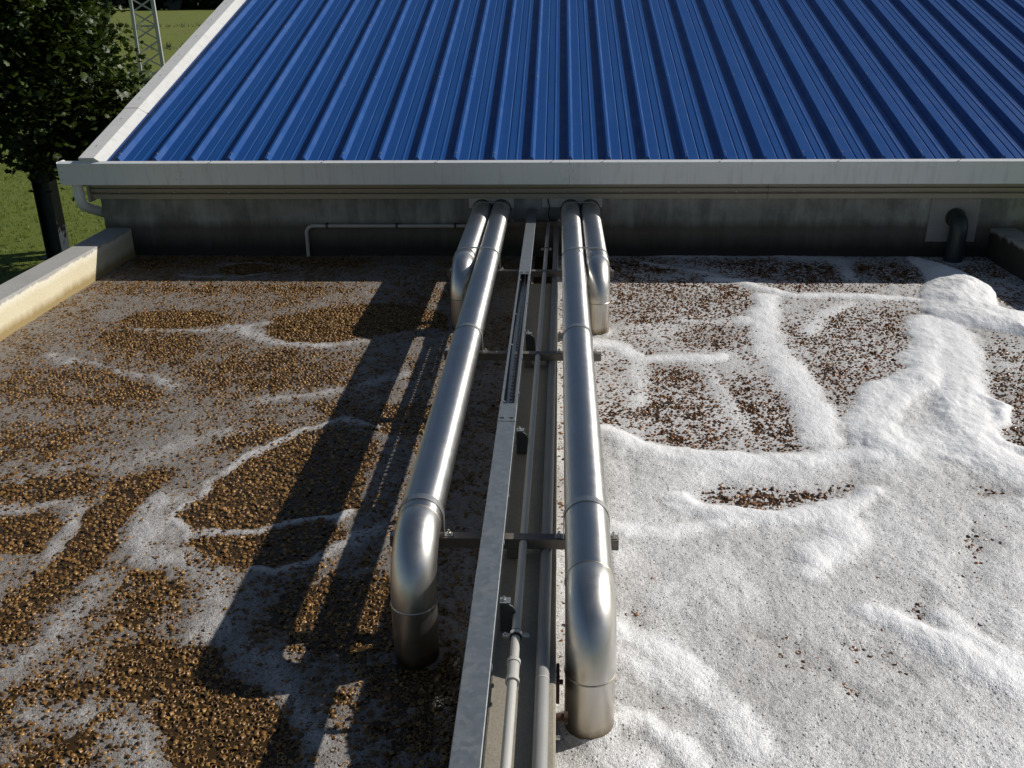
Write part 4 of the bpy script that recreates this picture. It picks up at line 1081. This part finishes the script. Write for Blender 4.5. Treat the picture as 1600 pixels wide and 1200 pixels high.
# ================================================================== VEGETATION AND BACKGROUND
def leaf_shape():
    """five lobed leaf in the xy plane, unit size"""
    pts = [(0, -.5), (.5, -.24), (.32, .0), (.44, .32), (.17, .26), (0, .62), (-.17, .26), (-.44, .32), (-.32, 0), (-.5, -.24)]
    v = [(0, 0, .05)] + [(x, y, -.08 * abs(x)) for x, y in pts]
    f = [(0, i, i % 10 + 1) for i in range(1, 11)]
    return np.array(v), np.array(f)
def scatter_leaves(name, C, size, mat, parent, tone=None, shape=None, nrm_up=.6):
    v, f = shape or leaf_shape()
    N = len(C)
    q = rng.normal(size=(N, 3)); q[:, 2] = np.abs(q[:, 2]) + nrm_up
    q /= np.linalg.norm(q, axis=1)[:, None]
    r = rng.normal(size=(N, 3)); u = np.cross(q, r); u /= np.linalg.norm(u, axis=1)[:, None]
    w_ = np.cross(q, u)
    Rm = np.stack([u, w_, q], -1)
    s = size * rng.uniform(.6, 1.15, N)
    P = np.einsum('nij,vj->nvi', Rm, v) * s[:, None, None] + C[:, None, :]
    F = (f[None] + np.arange(N)[:, None, None] * len(v)).reshape(-1, 3)
    me = bpy.data.meshes.new(name)
    co = P.reshape(-1, 3)
    me.vertices.add(len(co)); me.vertices.foreach_set('co', co.astype(np.float32).ravel())
    me.loops.add(F.size); me.loops.foreach_set('vertex_index', F.astype(np.int32).ravel())
    me.polygons.add(len(F)); me.polygons.foreach_set('loop_start', np.arange(0, F.size, 3, dtype=np.int32))
    me.update(calc_edges=True)
    at = me.attributes.new('tone', 'FLOAT', 'POINT'); at.data.foreach_set('value', np.repeat(rng.random(N) if tone is None else tone, len(v)).astype(np.float32))
    me.materials.append(mat)
    return link(bpy.data.objects.new(name, me), parent)
# maple beside the building
TC = Vector((-10.12, 18.2, LAWN))
tree = thing('maple_tree', TC, 'dense dark green maple tree beside the building corner', 'tree')
tr = MB()
tp = [TC + Vector((.04 * math.sin(i * 1.3) + 1.17 * min(1, max(0, (i - 2) / 4)) ** 1.3, .03 * math.cos(i) - 1.0 * min(1, max(0, (i - 2) / 4)), .55 * i)) for i in range(11)]
tr.tube([tuple(p) for p in tp], [.13 - .0105 * i for i in range(11)], 10)
limbs = []
for i in range(46):
    h = 1.75 + 3.9 * (i / 46)
    b = tp[6].copy(); b.x -= .3; b.z = LAWN + h; a = i * 2.4
    ln = ((1.55 if h < 3.0 else 1.2) * math.sqrt(max(.05, 1 - ((h - 3.2) / 3.1) ** 2))) * random.uniform(.8, 1.06)
    pts = [b + Vector((math.cos(a) * ln * q, math.sin(a) * ln * q, .55 * ln * q * q)) + Vector((random.uniform(-.06, .06), random.uniform(-.06, .06), 0)) * (q > 0) for q in (0, .3, .6, .85, 1)]
    if h < 2.75:
        a2_ = random.uniform(-.5, .9); ln2 = random.uniform(1.7, 2.3)
        limbs.append([b + Vector((math.cos(a2_) * ln2 * q, math.sin(a2_) * ln2 * q, .12 * ln2 * q * q)) for q in (0, .3, .6, .85, 1)])
        tr.tube([tuple(p) for p in limbs[-1]], [.045, .035, .024, .014, .006], 6)
    limbs.append(pts)
    tr.tube([tuple(p) for p in pts], [.045, .035, .024, .014, .006], 6)
tr.build('trunk', M['bark'], tree, smooth=True)
Cs = []
for pts in limbs:
    for s in range(3, 5):
        for _ in range(6):
            q = random.random(); cpt = pts[s - 1].lerp(pts[s], q) + Vector((random.gauss(0, .2), random.gauss(0, .2), random.gauss(0, .2)))
            n_ = random.randint(12, 26)
            Cs.append(np.array(cpt) + rng.normal(0, .17, (n_, 3)))
    for _ in range(6):
        q = random.random(); cpt = pts[1].lerp(pts[3], q) + Vector((random.gauss(0, .15), random.gauss(0, .15), random.gauss(0, .2)))
        Cs.append(np.array(cpt) + rng.normal(0, .2, (22, 3)))
# upright shoots
for sx, sy, sz in ((1.55, -.3, 2.7), (1.3, .4, 3.0), (-1.2, -.9, 2.2)):
    for k in range(26):
        Cs.append(np.array([[tp[6].x + sx + random.gauss(0, .06), tp[6].y + sy + random.gauss(0, .06), TC.z + sz + k * .05]]) + rng.normal(0, .05, (1, 3)))
Cs = np.concatenate(Cs)
scatter_leaves('crown', Cs, .135, M['leaf'], tree)
# steel column under the tree
sc_ = thing('steel_column', (-9.9, 17.8, LAWN), 'grey steel column standing under the maple tree beside the lawn', 'column')
x, y = -9.9, 17.8
MB().box(x - .17, x - .145, y - .16, y + .16, LAWN - .1, -.25).build('flange', M['column'], sc_, bevel=.003)
MB().box(x + .145, x + .17, y - .16, y + .16, LAWN - .1, -.25).build('flange', M['column'], sc_, bevel=.003)
MB().box(x - .1445, x + .1445, y - .008, y + .008, LAWN - .1, -.25).build('web', M['column'], sc_)
MB().box(x - .25, x + .25, y - .25, y + .25, LAWN, LAWN + .03).build('base_plate', M['column'], sc_)
# lattice mast in the field
MX, MY, MW = -23.0, 55.0, .62
lm = thing('lattice_mast', (MX, MY, LAWN), 'grey lattice steel mast standing in the field behind the tree', 'mast')
rot = math.radians(24)
def mc(i, z):
    k = 1 - .018 * (z - LAWN)
    sx, sy = ((-1, -1), (1, -1), (1, 1), (-1, 1))[i % 4]
    a = sx * MW * k; b = sy * MW * k
    return (MX + a * math.cos(rot) - b * math.sin(rot), MY + a * math.sin(rot) + b * math.cos(rot), z)
for i in range(4):
    MB().bar(mc(i, LAWN), mc(i, 9.0), .15).build('leg', M['lattice'], lm)
H_ = .72
z = LAWN + .2; k = 0
while z + H_ < 8.8:
    for i in range(4):
        a, b = (i, i + 1) if k % 2 == 0 else (i + 1, i)
        MB().bar(mc(a, z), mc(b, z + H_), .085).build('brace', M['lattice'], lm)
    if k % 5 == 4:
        for i in range(4):
            MB().bar(mc(i, z), mc(i + 1, z), .07).build('ring_bar', M['lattice'], lm)
    z += H_; k += 1
# grass on the strip of lawn in view
bl = (np.array([(-.10, 0, 0), (.10, 0, 0), (.02, .25, 1.0), (-.3, .1, 0), (-.15, .2, 0), (-.55, .1, .8), (.2, .1, 0), (.35, .0, 0), (.7, -.2, .75)]), np.array([(0, 1, 2), (3, 4, 5), (6, 7, 8)]))
N = 26000
gx = rng.uniform(-22, -4.6, N); gy = 10 + 32 * rng.random(N) ** 1.3
G = np.stack([gx, gy, np.full(N, LAWN)], -1)
gt = np.clip(.5 + .5 * fbm(gx, gy, 1.1, 4, 300) + rng.normal(0, .18, N), 0, 1)
tag(scatter_leaves('lawn_grass', G, .085, M['grass'], None, gt, bl, 3.0), 'short mown lawn grass left of the tank wall', 'grass', kind='stuff')
N = 1500
gx = rng.uniform(-60, -8, N); gy = rng.uniform(60, 150, N)
k = fbm(gx, gy, .05, 3, 310) > .05
G = np.stack([gx, gy, np.full(N, LAWN + .1)], -1)[k]
tag(scatter_leaves('field_weeds', G, .55, M['farwood'], None, None, bl, 2.0), 'scattered dark weeds in the field behind the mast', 'weeds', kind='stuff')
# far hedge across the field
N = 4500
hx = rng.uniform(-260, 60, N); hy = 285 + rng.normal(0, 3, N)
top_ = 9 + 4 * fbm(hx, hx * 0, .03, 4, 320)
Hd = np.stack([hx, hy, LAWN + top_ * np.sqrt(rng.random(N))], -1)
tag(scatter_leaves('far_hedge', Hd, 5.5, M['farwood'], None, None, None, .2), 'dark tree line along the far edge of the field', 'hedge', kind='stuff')
